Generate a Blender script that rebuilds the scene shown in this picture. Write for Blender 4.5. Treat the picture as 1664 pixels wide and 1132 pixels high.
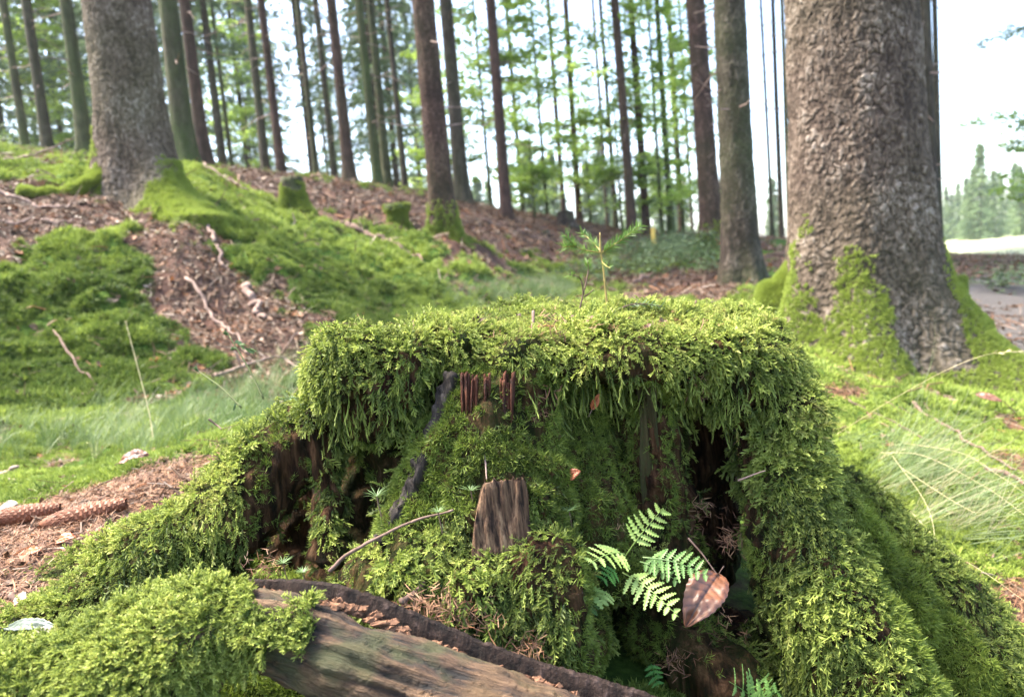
import bpy, math
import numpy as np
from mathutils import Vector, Matrix

R = np.random.RandomState
rng = R(7)
for o in list(bpy.data.objects):
    bpy.data.objects.remove(o)
scene = bpy.context.scene
COL = scene.collection

# ------------------------------------------------------------------ camera, world, sun, exposure
FPX, CX, CY = 1150.0, 832.0, 566.0
PITCH, ROLL = math.radians(5.76), math.radians(4.9)
CAM = np.array([0.0, 0.0, 0.57])
_f = np.array([0, math.cos(PITCH), -math.sin(PITCH)])
_u0 = np.array([0, math.sin(PITCH), math.cos(PITCH)])
_r0 = np.array([1.0, 0, 0])
CR = math.cos(ROLL) * _r0 - math.sin(ROLL) * _u0
CU = math.sin(ROLL) * _r0 + math.cos(ROLL) * _u0

cam_d = bpy.data.cameras.new('camera')
cam = bpy.data.objects.new('camera', cam_d)
COL.objects.link(cam)
cam.matrix_world = Matrix(((CR[0], CU[0], -_f[0], CAM[0]), (CR[1], CU[1], -_f[1], CAM[1]),
                           (CR[2], CU[2], -_f[2], CAM[2]), (0, 0, 0, 1)))
cam_d.sensor_width = 36.0
cam_d.lens = 36.0 * FPX / 1664.0
cam_d.clip_start = 0.02
cam_d.clip_end = 2000
cam_d.dof.use_dof = True
cam_d.dof.focus_distance = 0.83
cam_d.dof.aperture_fstop = 5.6
scene.camera = cam

SUN_EL, SUN_AZ = math.radians(60), math.radians(-76)      # azimuth from +Y, negative = to the left
world = bpy.data.worlds.new('World')
scene.world = world
world.use_nodes = True
wn, wl = world.node_tree.nodes, world.node_tree.links
wn.clear()
sky = wn.new('ShaderNodeTexSky')
sky.sky_type = 'NISHITA'
sky.sun_disc = False
sky.sun_elevation = SUN_EL
sky.sun_rotation = SUN_AZ
sky.air_density = 1.0
sky.dust_density = 3.0
sky.ozone_density = 1.0
bg = wn.new('ShaderNodeBackground')
bg.inputs['Strength'].default_value = 0.14
wo = wn.new('ShaderNodeOutputWorld')
wl.new(sky.outputs[0], bg.inputs[0])
wl.new(bg.outputs[0], wo.inputs[0])
sun_d = bpy.data.lights.new('sun', 'SUN')
sun_d.energy = 3.3
sun_d.angle = math.radians(16)
sun_d.color = (1.0, 0.94, 0.82)
sun = bpy.data.objects.new('sun', sun_d)
COL.objects.link(sun)
sd = Vector((math.sin(SUN_AZ) * math.cos(SUN_EL), math.cos(SUN_AZ) * math.cos(SUN_EL), math.sin(SUN_EL)))
sun.rotation_euler = sd.to_track_quat('Z', 'Y').to_euler()
sun.location = (0, 0, 12)
scene.view_settings.view_transform = 'Standard'
scene.view_settings.look = 'None'
scene.view_settings.gamma = 1
scene.view_settings.exposure = 2.7
scene.view_settings.use_curve_mapping = False
scene.render.engine = 'CYCLES'
scene.cycles.max_bounces = 5
scene.cycles.diffuse_bounces = 3
scene.cycles.transmission_bounces = 2
scene.cycles.volume_bounces = 1

# ------------------------------------------------------------------ helpers
def P(px, py, Y):
    """photo pixel at depth Y (metres along +Y) -> world point"""
    d = _f + (px - CX) / FPX * CR - (py - CY) / FPX * CU
    return CAM + d * (Y / d[1])

def proj(p):
    """world points (n,3) -> photo pixels"""
    q = np.asarray(p) - CAM
    z = np.maximum(q @ _f, 1e-4)
    return CX + FPX * (q @ CR) / z, CY - FPX * (q @ CU) / z

_rs = R(11)
_perm = _rs.permutation(256)
_perm = np.concatenate([_perm, _perm, _perm])
_grad = _rs.randn(256, 3)
_grad /= np.linalg.norm(_grad, axis=1)[:, None]

def noise(p):
    p = np.asarray(p, float)
    i = np.floor(p).astype(int)
    f = p - i
    i &= 255
    w = f * f * f * (f * (f * 6 - 15) + 10)
    out = 0
    for dx in (0, 1):
        wx = w[:, 0] if dx else 1 - w[:, 0]
        for dy in (0, 1):
            wy = w[:, 1] if dy else 1 - w[:, 1]
            for dz in (0, 1):
                wz = w[:, 2] if dz else 1 - w[:, 2]
                h = _perm[_perm[_perm[(i[:, 0] + dx) & 255] + ((i[:, 1] + dy) & 255)] + ((i[:, 2] + dz) & 255)]
                g = _grad[h]
                out = out + wx * wy * wz * (g[:, 0] * (f[:, 0] - dx) + g[:, 1] * (f[:, 1] - dy) + g[:, 2] * (f[:, 2] - dz))
    return out * 1.5

def fbm(p, oct=4, gain=0.5):
    p = np.asarray(p, float)
    a, s, r = 1.0, 0.0, 0.0
    for k in range(oct):
        r = r + a * noise(p * 2 ** k + 17.3 * k)
        s += a
        a *= gain
    return r / s

def worley2(u, v, per=None):
    """cell noise: returns F1, F2, id of nearest cell; per = period in u"""
    iu, iv = np.floor(u).astype(int), np.floor(v).astype(int)
    b1 = np.full(len(u), 9.0); b2 = b1.copy(); cid = np.zeros(len(u), int)
    for du in (-1, 0, 1):
        for dv in (-1, 0, 1):
            cu, cv = iu + du, iv + dv
            cw = np.mod(cu, per) if per else cu
            h = _perm[_perm[cw & 255] + (cv & 255)]
            h2 = _perm[h + 91]
            d = np.hypot(cu + h / 256.0 - u, cv + h2 / 256.0 - v)
            n = d < b1
            b2 = np.where(n, b1, np.minimum(b2, d))
            cid = np.where(n, h, cid)
            b1 = np.where(n, d, b1)
    return b1, b2, cid

def inpoly(x, y, poly):
    r = np.zeros(len(x), bool)
    n = len(poly)
    for i in range(n):
        x1, y1 = poly[i]
        x2, y2 = poly[(i + 1) % n]
        if y1 == y2:
            continue
        c = ((y1 > y) != (y2 > y)) & (x < (x2 - x1) * (y - y1) / (y2 - y1) + x1)
        r ^= c
    return r

def sstep(a, b, x):
    t = np.clip((x - a) / (b - a), 0, 1)
    return t * t * (3 - 2 * t)

class MB:
    """collects geometry pieces into one mesh"""
    def __init__(s):
        s.v, s.f, s.n, s.t = [], [], 0, []
    def add(s, v, f, t=None):
        v = np.asarray(v, float).reshape(-1, 3)
        s.v.append(v)
        s.f += [tuple(int(i) + s.n for i in q) for q in f]
        s.t.append(np.full(len(v), 0.5) if t is None else np.asarray(t, float))
        s.n += len(v)
    def mesh(s, name, mat, smooth=False):
        v = np.concatenate(s.v)
        me = bpy.data.meshes.new(name)
        me.from_pydata(v.tolist(), [], s.f)
        if mat: me.materials.append(mat)
        at = me.attributes.new('t', 'FLOAT', 'POINT')
        at.data.foreach_set('value', np.concatenate(s.t))
        if smooth: me.shade_smooth()
        return me

def np_mesh(name, v, quads, mat, smooth=True, attrs=None):
    """fast mesh from numpy quads or tris array"""
    v = np.asarray(v, float)
    q = np.asarray(quads, np.int32)
    k = q.shape[1]
    me = bpy.data.meshes.new(name)
    me.vertices.add(len(v)); me.vertices.foreach_set('co', v.ravel())
    me.loops.add(q.size); me.loops.foreach_set('vertex_index', q.ravel())
    me.polygons.add(len(q)); me.polygons.foreach_set('loop_start', np.arange(0, q.size, k, dtype=np.int32))
    try:
        me.polygons.foreach_set('loop_total', np.full(len(q), k, np.int32))
    except Exception:
        pass
    me.update(calc_edges=True)
    if mat: me.materials.append(mat)
    for a, val in (attrs or {}).items():
        at = me.attributes.new(a, 'FLOAT', 'POINT')
        at.data.foreach_set('value', np.asarray(val, float))
    if smooth: me.shade_smooth()
    return me

def link(name, me, parent=None, loc=None, label=None, cat=None, group=None, kind=None):
    o = bpy.data.objects.new(name, me)
    COL.objects.link(o)
    if parent is not None: o.parent = parent
    if loc is not None: o.location = tuple(loc)
    if label: o['label'] = label
    if cat: o['category'] = cat
    if group: o['group'] = group
    if kind: o['kind'] = kind
    return o

def thing(name, label, cat, loc=(0, 0, 0), group=None):
    return link(name, None, None, loc, label, cat, group)

def grid_quads(nu, nv, wrap):
    """nu columns (wrapping if wrap), nv rows; index = row*nu+col"""
    c = np.arange(nu if wrap else nu - 1)
    r = np.arange(nv - 1)
    cc, rr = np.meshgrid(c, r)
    c2 = (cc + 1) % nu
    return np.stack([rr * nu + cc, rr * nu + c2, (rr + 1) * nu + c2, (rr + 1) * nu + cc], -1).reshape(-1, 4)

def frames(pts):
    pts = np.asarray(pts, float)
    T = np.gradient(pts, axis=0)
    T /= np.maximum(np.linalg.norm(T, axis=1), 1e-9)[:, None]
    ref = np.array([0, 0, 1.0]) if abs(T[0][2]) < 0.9 else np.array([1.0, 0, 0])
    A = np.zeros_like(T); B = np.zeros_like(T)
    a = ref - T[0] * (ref @ T[0]); a /= np.linalg.norm(a)
    for i, t in enumerate(T):
        a = a - t * (a @ t); a /= max(np.linalg.norm(a), 1e-9)
        A[i] = a; B[i] = np.cross(t, a)
    return T, A, B

def spline(pts, n):
    """Catmull-Rom through rows of pts (any width)"""
    p = np.asarray(pts, float)
    p = np.vstack([2 * p[0] - p[1], p, 2 * p[-1] - p[-2]])
    m = len(p) - 3
    t = np.linspace(0, m - 1e-6, n)
    i = t.astype(int); f = (t - i)[:, None]
    a, b, c, d = p[i], p[i + 1], p[i + 2], p[i + 3]
    return 0.5 * (2 * b + (c - a) * f + (2 * a - 5 * b + 4 * c - d) * f ** 2 + (3 * b - a - 3 * c + d) * f ** 3)

def tube_geo(pts, rad, seg=6, rough=0.0, seed=0):
    pts = np.asarray(pts, float); rad = np.broadcast_to(np.asarray(rad, float), (len(pts),))
    T, A, B = frames(pts)
    th = np.linspace(0, 2 * math.pi, seg, endpoint=False)
    ring = np.cos(th)[None, :, None] * A[:, None] + np.sin(th)[None, :, None] * B[:, None]
    rr = rad[:, None] * np.ones(seg)[None]
    if rough:
        q = (pts[:, None] + ring * rad[:, None, None]).reshape(-1, 3)
        rr = rr * (1 + rough * fbm(q / max(rad.max(), 1e-4) * 0.7 + seed * 3.1, 3).reshape(len(pts), seg))
    v = (pts[:, None] + ring * rr[..., None]).reshape(-1, 3)
    f = [tuple(q) for q in grid_quads(seg, len(pts), True)]
    f.append(tuple(range(seg))[::-1])
    f.append(tuple(range((len(pts) - 1) * seg, len(pts) * seg)))
    return v, f

# ------------------------------------------------------------------ materials
def mat_new(name):
    m = bpy.data.materials.new(name)
    m.use_nodes = True
    nt = m.node_tree
    nt.nodes.clear()
    return m, nt.nodes, nt.links

def N(nodes, typ, **kw):
    n = nodes.new(typ)
    for k, v in kw.items():
        if k in n.inputs: n.inputs[k].default_value = v
        else: setattr(n, k, v)
    return n

def ramp(nodes, links, src, stops, interp='LINEAR'):
    r = nodes.new('ShaderNodeValToRGB')
    r.color_ramp.interpolation = interp
    els = r.color_ramp.elements
    while len(els) < len(stops): els.new(0.5)
    for e, (p, c) in zip(els, stops):
        e.position = p
        e.color = (*c, 1) if len(c) == 3 else c
    links.new(src, r.inputs[0])
    return r

def mixc(nodes, links, fac, a, b, mode='MIX'):
    m = nodes.new('ShaderNodeMix'); m.data_type = 'RGBA'; m.blend_type = mode
    for s, v in ((0, fac), (6, a), (7, b)):
        if hasattr(v, 'is_linked') or isinstance(v, bpy.types.NodeSocket): links.new(v, m.inputs[s])
        else: m.inputs[s].default_value = v if not isinstance(v, tuple) else (*v, 1)
    return m.outputs[2]

def leafy(name, stops, transl=0.35, rough=0.55, tip=None, attr='INSTANCER', spec=0.3, noise_scale=None):
    """leaf-like material; per-instance tint picks from the stops, tip colour along attribute t"""
    m, n, l = mat_new(name)
    a = n.new('ShaderNodeAttribute')
    a.attribute_type = attr; a.attribute_name = 'tint'
    src = a.outputs['Fac']
    if noise_scale:
        g = n.new('ShaderNodeNewGeometry'); nz = N(n, 'ShaderNodeTexNoise', Scale=noise_scale)
        l.new(g.outputs['Position'], nz.inputs['Vector']); src = nz.outputs['Fac']
    c = ramp(n, l, src, stops).outputs[0]
    if tip:
        t = n.new('ShaderNodeAttribute'); t.attribute_name = 't'
        m1 = n.new('ShaderNodeMath'); m1.operation = 'MULTIPLY_ADD'; l.new(src, m1.inputs[0]); m1.inputs[1].default_value = .95; m1.inputs[2].default_value = .42; m1.use_clamp = True
        m2 = n.new('ShaderNodeMath'); m2.operation = 'MULTIPLY'; l.new(m1.outputs[0], m2.inputs[0]); l.new(t.outputs['Fac'], m2.inputs[1])
        c = mixc(n, l, m2.outputs[0], c, tip)
    p = N(n, 'ShaderNodeBsdfPrincipled', Roughness=rough)
    p.inputs['Specular IOR Level'].default_value = spec
    l.new(c, p.inputs['Base Color'])
    o = n.new('ShaderNodeOutputMaterial')
    if transl:
        tr = n.new('ShaderNodeBsdfTranslucent'); l.new(c, tr.inputs[0])
        mx = n.new('ShaderNodeMixShader'); mx.inputs[0].default_value = transl
        l.new(p.outputs[0], mx.inputs[1]); l.new(tr.outputs[0], mx.inputs[2])
        l.new(mx.outputs[0], o.inputs[0])
    else:
        l.new(p.outputs[0], o.inputs[0])
    return m

def woody(name, stops, scale=(1, 1, 1), nscale=8.0, bump=0.4, bdist=0.01, rough=0.85, green=None, detail=8, attr=None, spec=0.25):
    """wood/bark from stretched noise; green = (attribute, colour) mixes algae; attr = attribute used as the ramp input"""
    m, n, l = mat_new(name)
    tc = n.new('ShaderNodeTexCoord')
    mp = n.new('ShaderNodeMapping'); mp.inputs['Scale'].default_value = scale
    l.new(tc.outputs['Object'], mp.inputs[0])
    nz = N(n, 'ShaderNodeTexNoise', Scale=nscale, Detail=detail, Roughness=0.65)
    l.new(mp.outputs[0], nz.inputs['Vector'])
    src = nz.outputs['Fac']
    if attr:
        a = n.new('ShaderNodeAttribute'); a.attribute_name = attr
        mm = n.new('ShaderNodeMath'); mm.operation = 'MULTIPLY_ADD'
        sb = n.new('ShaderNodeMath'); sb.operation = 'SUBTRACT'; sb.inputs[1].default_value = 0.5
        l.new(nz.outputs['Fac'], sb.inputs[0])
        l.new(sb.outputs[0], mm.inputs[0]); mm.inputs[1].default_value = 0.9
        l.new(a.outputs['Fac'], mm.inputs[2]); src = mm.outputs[0]
    c = ramp(n, l, src, stops).outputs[0]
    if green:
        g = n.new('ShaderNodeAttribute'); g.attribute_name = green[0]
        n2 = N(n, 'ShaderNodeTexNoise', Scale=nscale * 5, Detail=4)
        l.new(tc.outputs['Object'], n2.inputs['Vector'])
        m2 = n.new('ShaderNodeMath'); m2.operation = 'MULTIPLY'
        r2 = ramp(n, l, n2.outputs['Fac'], [(0.35, (0.3, 0.3, 0.3)), (0.6, (1, 1, 1))])
        l.new(g.outputs['Fac'], m2.inputs[0]); l.new(r2.outputs[0], m2.inputs[1])
        c = mixc(n, l, m2.outputs[0], c, green[1])
    p = N(n, 'ShaderNodeBsdfPrincipled', Roughness=rough)
    p.inputs['Specular IOR Level'].default_value = spec
    l.new(c, p.inputs['Base Color'])
    if bump:
        b = N(n, 'ShaderNodeBump', Strength=bump, Distance=bdist)
        l.new(nz.outputs['Fac'], b.inputs['Height'])
        l.new(b.outputs[0], p.inputs['Normal'])
    o = n.new('ShaderNodeOutputMaterial'); l.new(p.outputs[0], o.inputs[0])
    return m

def plain(name, col, rough=0.7, transl=0, var=0.3, scale=60, spec=0.3):
    c = np.array(col)
    return leafy(name, [(0.25, tuple(c * (1 - var))), (0.75, tuple(c * (1 + var)))], transl, rough, noise_scale=scale, spec=spec)

M = {}
M['moss'] = leafy('moss_long', [(0.0, (0.018, 0.042, 0.005)), (0.35, (0.055, 0.105, 0.009)), (0.62, (0.095, 0.145, 0.011)), (0.88, (0.16, 0.195, 0.026)), (1.0, (0.21, 0.19, 0.06))], 0.38, 0.6, tip=(0.49, 0.54, 0.13))
M['moss_short'] = leafy('moss_short', [(0.0, (0.018, 0.040, 0.006)), (0.6, (0.065, 0.11, 0.012)), (1.0, (0.14, 0.20, 0.025))], 0.25, 0.6, tip=(0.30, 0.36, 0.06))
M['moss_ground'] = leafy('moss_ground', [(0.0, (0.022, 0.056, 0.007)), (0.5, (0.075, 0.130, 0.014)), (1.0, (0.22, 0.28, 0.04))], 0.33, 0.65, tip=(0.36, 0.43, 0.09))
M['grass'] = leafy('grass_blades', [(0.0, (0.07, 0.12, 0.03)), (0.5, (0.15, 0.21, 0.08)), (0.85, (0.27, 0.32, 0.16)), (1.0, (0.42, 0.37, 0.22))], 0.35, 0.45)
M['drygrass'] = plain('dry_grass', (0.50, 0.42, 0.24), 0.5, 0.2, 0.2, 30)
M['needles_dead'] = leafy('dead_needles', [(0, (0.07, 0.028, 0.014)), (0.6, (0.17, 0.075, 0.035)), (1, (0.30, 0.17, 0.09))], 0.0, 0.6)
M['litter'] = leafy('dead_leaves', [(0, (0.05, 0.028, 0.016)), (0.4, (0.11, 0.062, 0.036)), (0.75, (0.20, 0.13, 0.085)), (0.9, (0.26, 0.10, 0.035)), (1, (0.38, 0.30, 0.23))], 0.15, 0.55)
M['twig'] = woody('twig_bark', [(0.3, (0.06, 0.035, 0.025)), (0.6, (0.17, 0.11, 0.085)), (0.8, (0.30, 0.23, 0.19))], (1, 1, 1), 90, 0.3, 0.002)
M['deadwood'] = woody('dead_branch', [(0.3, (0.08, 0.05, 0.04)), (0.55, (0.22, 0.15, 0.12)), (0.8, (0.38, 0.29, 0.25))], (1, 1, 1), 14, 0.4, 0.01)
M['stumpwood'] = woody('rotten_wood', [(0.36, (0.005, 0.003, 0.002)), (0.48, (0.025, 0.011, 0.006)), (0.58, (0.070, 0.034, 0.017)), (0.72, (0.15, 0.085, 0.045))],
                       (1, 1, 0.09), 70, 1.0, 0.014, spec=.08, green=('green', (0.014, 0.028, 0.004)))
M['redrot'] = woody('red_rot', [(0.35, (0.010, 0.004, 0.003)), (0.52, (0.060, 0.018, 0.009)), (0.72, (0.15, 0.055, 0.026))], (1, 1, 0.15), 140, 0.9, 0.008)
M['greybark'] = woody('grey_slab', [(0.40, (0.016, 0.008, 0.005)), (0.5, (0.10, 0.054, 0.030)), (0.64, (0.27, 0.165, 0.095))], (1, 1, 0.07), 130, 1.0, 0.006)
M['edgebark'] = woody('edge_bark', [(0.36, (0.008, 0.006, 0.005)), (0.5, (0.028, 0.021, 0.017)), (0.68, (0.085, 0.068, 0.055))], (1, 1, 0.12), 130, 1.0, 0.006)
BLEAF = [(0.3, (0.11, 0.19, 0.03)), (0.5, (0.30, 0.43, 0.075)), (0.7, (0.48, 0.60, 0.16))]
M['beech'] = leafy('beech_leaves', BLEAF, 0.5, 0.4, attr='GEOMETRY', noise_scale=1.7)
M['spruce'] = leafy('spruce_needles', [(0.3, (0.035, 0.065, 0.032)), (0.7, (0.13, 0.19, 0.08))], 0.45, 0.5, noise_scale=1.2)
M['sprucehazed'] = leafy('spruce_far', [(0.3, (0.09, 0.15, 0.07)), (0.7, (0.22, 0.30, 0.13))], 0.3, 0.6, noise_scale=0.7)  # haze of distance put into the needle colour as a paler green
M['sapneedle'] = leafy('sapling_needles', [(0.3, (0.06, 0.13, 0.025)), (0.7, (0.17, 0.27, 0.06))], 0.35, 0.4, noise_scale=30)
M['seedling'] = leafy('seedling_needles', [(0.3, (0.07, 0.12, 0.045)), (0.7, (0.15, 0.22, 0.09))], 0.3, 0.4, noise_scale=60)
M['fern_pale'] = leafy('fern_pale', [(0.3, (0.17, 0.27, 0.06)), (0.7, (0.32, 0.42, 0.14))], 0.35, 0.45, noise_scale=40)
M['fern_blue'] = leafy('fern_blue', [(0.3, (0.07, 0.15, 0.035)), (0.7, (0.16, 0.27, 0.08))], 0.35, 0.45, noise_scale=40)
M['fern_dark'] = leafy('fern_dark', [(0.3, (0.03, 0.12, 0.02)), (0.7, (0.10, 0.26, 0.05))], 0.35, 0.45, noise_scale=40)
M['bilberry'] = leafy('shrub_leaves', [(0.3, (0.05, 0.085, 0.03)), (0.7, (0.15, 0.20, 0.085))], 0.3, 0.5, noise_scale=6)
M['leaf_brown'] = None

# trunks: bark with plates from attribute 'h' (relief), greenish algae from attribute 'green'
def bark(name, cols, nscale, green=(0.06, 0.09, 0.02), sc=(1, 1, 0.45)):
    return woody(name, [(0.15, cols[0]), (0.42, cols[1]), (0.62, cols[2]), (0.9, cols[3])], sc, nscale, 0.7, 0.02, 0.9, ('green', green), attr='h')
M['bark_big'] = bark('bark_big', [(0.018, 0.011, 0.008), (0.060, 0.040, 0.029), (0.125, 0.090, 0.067), (0.27, 0.22, 0.18)], 38)
M['bark_left'] = bark('bark_left', [(0.022, 0.014, 0.010), (0.070, 0.045, 0.032), (0.135, 0.098, 0.075), (0.26, 0.21, 0.17)], 38)
M['bark_red'] = bark('bark_red', [(0.014, 0.008, 0.006), (0.038, 0.020, 0.015), (0.075, 0.040, 0.030), (0.14, 0.09, 0.07)], 14)
M['bark_grey'] = bark('bark_grey', [(0.010, 0.007, 0.006), (0.028, 0.019, 0.014), (0.065, 0.046, 0.035), (0.17, 0.135, 0.11)], 14)
M['bark_green'] = bark('bark_green', [(0.014, 0.014, 0.008), (0.038, 0.035, 0.018), (0.075, 0.070, 0.035), (0.15, 0.14, 0.08)], 14)

# ------------------------------------------------------------------ instancing of uncountable stuff from numpy points
def protos(name, meshes):
    c = bpy.data.collections.new(name)
    for i, me in enumerate(meshes):
        o = bpy.data.objects.new('%s_%02d' % (name, i), me)
        c.objects.link(o)
    return c

_groups = {}
def scatter_group(coll):
    if coll.name in _groups: return _groups[coll.name]
    g = bpy.data.node_groups.new('scatter_' + coll.name, 'GeometryNodeTree')
    g.interface.new_socket('Geometry', in_out='INPUT', socket_type='NodeSocketGeometry')
    g.interface.new_socket('Geometry', in_out='OUTPUT', socket_type='NodeSocketGeometry')
    n, l = g.nodes, g.links
    gi, go = n.new('NodeGroupInput'), n.new('NodeGroupOutput')
    ci = n.new('GeometryNodeCollectionInfo')
    ci.inputs['Collection'].default_value = coll
    ci.inputs['Separate Children'].default_value = True
    ci.inputs['Reset Children'].default_value = True
    ip = n.new('GeometryNodeInstanceOnPoints')
    ip.inputs['Pick Instance'].default_value = True
    def attr(nm, t):
        a = n.new('GeometryNodeInputNamedAttribute'); a.data_type = t
        a.inputs['Name'].default_value = nm
        return a.outputs[0]
    e = n.new('FunctionNodeEulerToRotation')
    l.new(attr('rot', 'FLOAT_VECTOR'), e.inputs[0])
    l.new(gi.outputs[0], ip.inputs['Points'])
    l.new(ci.outputs[0], ip.inputs['Instance'])
    l.new(attr('idx', 'INT'), ip.inputs['Instance Index'])
    l.new(e.outputs[0], ip.inputs['Rotation'])
    l.new(attr('scl', 'FLOAT_VECTOR'), ip.inputs['Scale'])
    l.new(ip.outputs[0], go.inputs[0])
    _groups[coll.name] = g
    return g

def eulers(z, xref):
    """euler angles turning local Z to z and local X near xref"""
    z = z / np.maximum(np.linalg.norm(z, axis=1), 1e-9)[:, None]
    x = xref - z * np.sum(xref * z, 1)[:, None]
    x /= np.maximum(np.linalg.norm(x, axis=1), 1e-9)[:, None]
    y = np.cross(z, x)
    ry = -np.arcsin(np.clip(x[:, 2], -1, 1))
    rx = np.arctan2(y[:, 2], z[:, 2])
    rz = np.arctan2(x[:, 1], x[:, 0])
    return np.stack([rx, ry, rz], 1)

def scatter(name, pts, zdir, scl, tint, coll, nvar, parent=None, xref=None, seed=0, loc=None, **kw):
    r = R(seed + 101)
    pts = np.asarray(pts, float)
    n = len(pts)
    if xref is None: xref = r.randn(n, 3)
    rot = eulers(zdir, xref)
    me = bpy.data.meshes.new(name)
    me.vertices.add(n)
    if loc is not None: pts = pts - np.asarray(loc)
    me.vertices.foreach_set('co', pts.ravel())
    me.attributes.new('rot', 'FLOAT_VECTOR', 'POINT').data.foreach_set('vector', rot.ravel())
    s = np.repeat(np.asarray(scl, float)[:, None], 3, 1) if np.ndim(scl) == 1 else np.asarray(scl, float)
    me.attributes.new('scl', 'FLOAT_VECTOR', 'POINT').data.foreach_set('vector', s.ravel())
    me.attributes.new('tint', 'FLOAT', 'POINT').data.foreach_set('value', np.clip(tint, 0, 1))
    me.attributes.new('idx', 'INT', 'POINT').data.foreach_set('value', r.randint(0, nvar, n).astype(np.int32))
    kw.setdefault('kind', 'stuff')
    o = link(name, me, parent, **kw)
    md = o.modifiers.new('scatter', 'NODES')
    md.node_group = scatter_group(coll)
    return o

def blade(mb, p0, d, L, w, side, t0=0.0, t1=1.0, droop=0.0):
    """two-segment pointed blade"""
    p0 = np.asarray(p0, float); d = np.asarray(d, float) / np.linalg.norm(d)
    s = np.asarray(side, float); s = s / np.linalg.norm(s)
    n = np.cross(d, s)
    m = p0 + d * L * 0.5 + n * L * droop * 0.25
    e = p0 + d * L + n * L * droop
    mb.add([p0 - s * w * .35, p0 + s * w * .35, m + s * w * .5, m - s * w * .5, e], [(0, 1, 2, 3), (3, 2, 4)],
           [t0, t0, (t0 + t1) / 2, (t0 + t1) / 2, t1])

def sprig_mesh(seed, L=0.02, nb=9, spread=0.36, w=0.0011, curl=0.35, mat='moss'):
    """a feathery moss shoot, growing along +Z, curling to +X"""
    r = R(seed)
    mb = MB()
    k = 5
    tt = np.linspace(0, 1, k)
    cx = curl * L * tt ** 2 * (0.6 + 0.8 * r.rand())
    pts = np.stack([cx, 0.1 * L * np.sin(tt * 2.5 + r.rand() * 6) * r.rand(), tt * L * 0.95], 1)
    v, f = tube_geo(pts, np.linspace(w * .55, w * .25, k), 3)
    mb.add(v, f, np.repeat(tt ** 2, 3))
    for i in range(nb):
        t = 0.12 + 0.86 * i / (nb - 1)
        p = np.array([np.interp(t, tt, pts[:, j]) for j in range(3)])
        a = (i % 2 * 2 - 1)
        bl = L * spread * (math.sin(math.pi * min(1, t * 0.75 + 0.22)) ** 0.8) * (0.7 + 0.6 * r.rand())
        d = np.array([0.25 * r.randn(), a * (0.85 + 0.2 * r.randn()), 0.75 + 0.3 * r.rand()])
        blade(mb, p, d, bl, w * (1.1 + .5 * r.rand()), np.array([1.0, .5 * r.randn(), 0.3 * r.randn()]), 0.1 + 0.4 * t ** 2, 0.35 + 0.6 * t, 0.25 * r.randn())
        blade(mb, p, d + 0.3 * r.randn(3), bl * .8, w * 1.2, np.array([0.1, .6, -0.7]) + .2 * r.randn(3), 0.1 + 0.4 * t ** 2, 0.3 + 0.5 * t, 0.2)
    return mb.mesh('moss_shoot', M[mat])

def tuft_mesh(seed, n=14, L=0.012, w=0.0016, mat='moss_short', lean=0.9):
    r = R(seed); mb = MB()
    for i in range(n):
        d = np.array([r.randn() * lean, r.randn() * lean, 1.0])
        blade(mb, np.append(r.randn(2) * L * .25, 0), d, L * (0.5 + 0.8 * r.rand()), w, r.randn(3), 0.0, 0.3 + .7 * r.rand(), .2 * r.randn())
    return mb.mesh('moss_tuft', M[mat])

C_SPRIG = protos('moss_shoot', [sprig_mesh(i, 0.0175, 9, .38, .0012) for i in range(6)])
C_SHORT = protos('moss_tuft', [tuft_mesh(i) for i in range(4)])
C_GMOSS = protos('ground_moss_tuft', [tuft_mesh(20 + i, 22, 0.02, 0.0034, 'moss_ground', 0.8) for i in range(5)])

def surf_sample(me, n, seed=0, mw=None):
    """n area-weighted samples of a mesh: points, normals"""
    me.calc_loop_triangles()
    co = np.empty(len(me.vertices) * 3); me.vertices.foreach_get('co', co); co = co.reshape(-1, 3)
    tr = np.empty(len(me.loop_triangles) * 3, np.int32); me.loop_triangles.foreach_get('vertices', tr); tr = tr.reshape(-1, 3)
    vn = np.empty(len(me.vertices) * 3, np.float32); me.vertex_normals.foreach_get('vector', vn); vn = vn.reshape(-1, 3)
    a, b, c = co[tr[:, 0]], co[tr[:, 1]], co[tr[:, 2]]
    ar = np.linalg.norm(np.cross(b - a, c - a), axis=1)
    if mw is not None: ar = ar * mw((a + b + c) / 3)
    r = R(seed)
    cs = np.cumsum(ar); k = np.searchsorted(cs, r.rand(n) * cs[-1])
    u, v = r.rand(n), r.rand(n)
    fl = u + v > 1; u[fl] = 1 - u[fl]; v[fl] = 1 - v[fl]
    w = 1 - u - v
    p = co[tr[k, 0]] * w[:, None] + co[tr[k, 1]] * u[:, None] + co[tr[k, 2]] * v[:, None]
    nn = vn[tr[k, 0]] * w[:, None] + vn[tr[k, 1]] * u[:, None] + vn[tr[k, 2]] * v[:, None]
    return p, nn / np.maximum(np.linalg.norm(nn, axis=1), 1e-6)[:, None]

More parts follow.
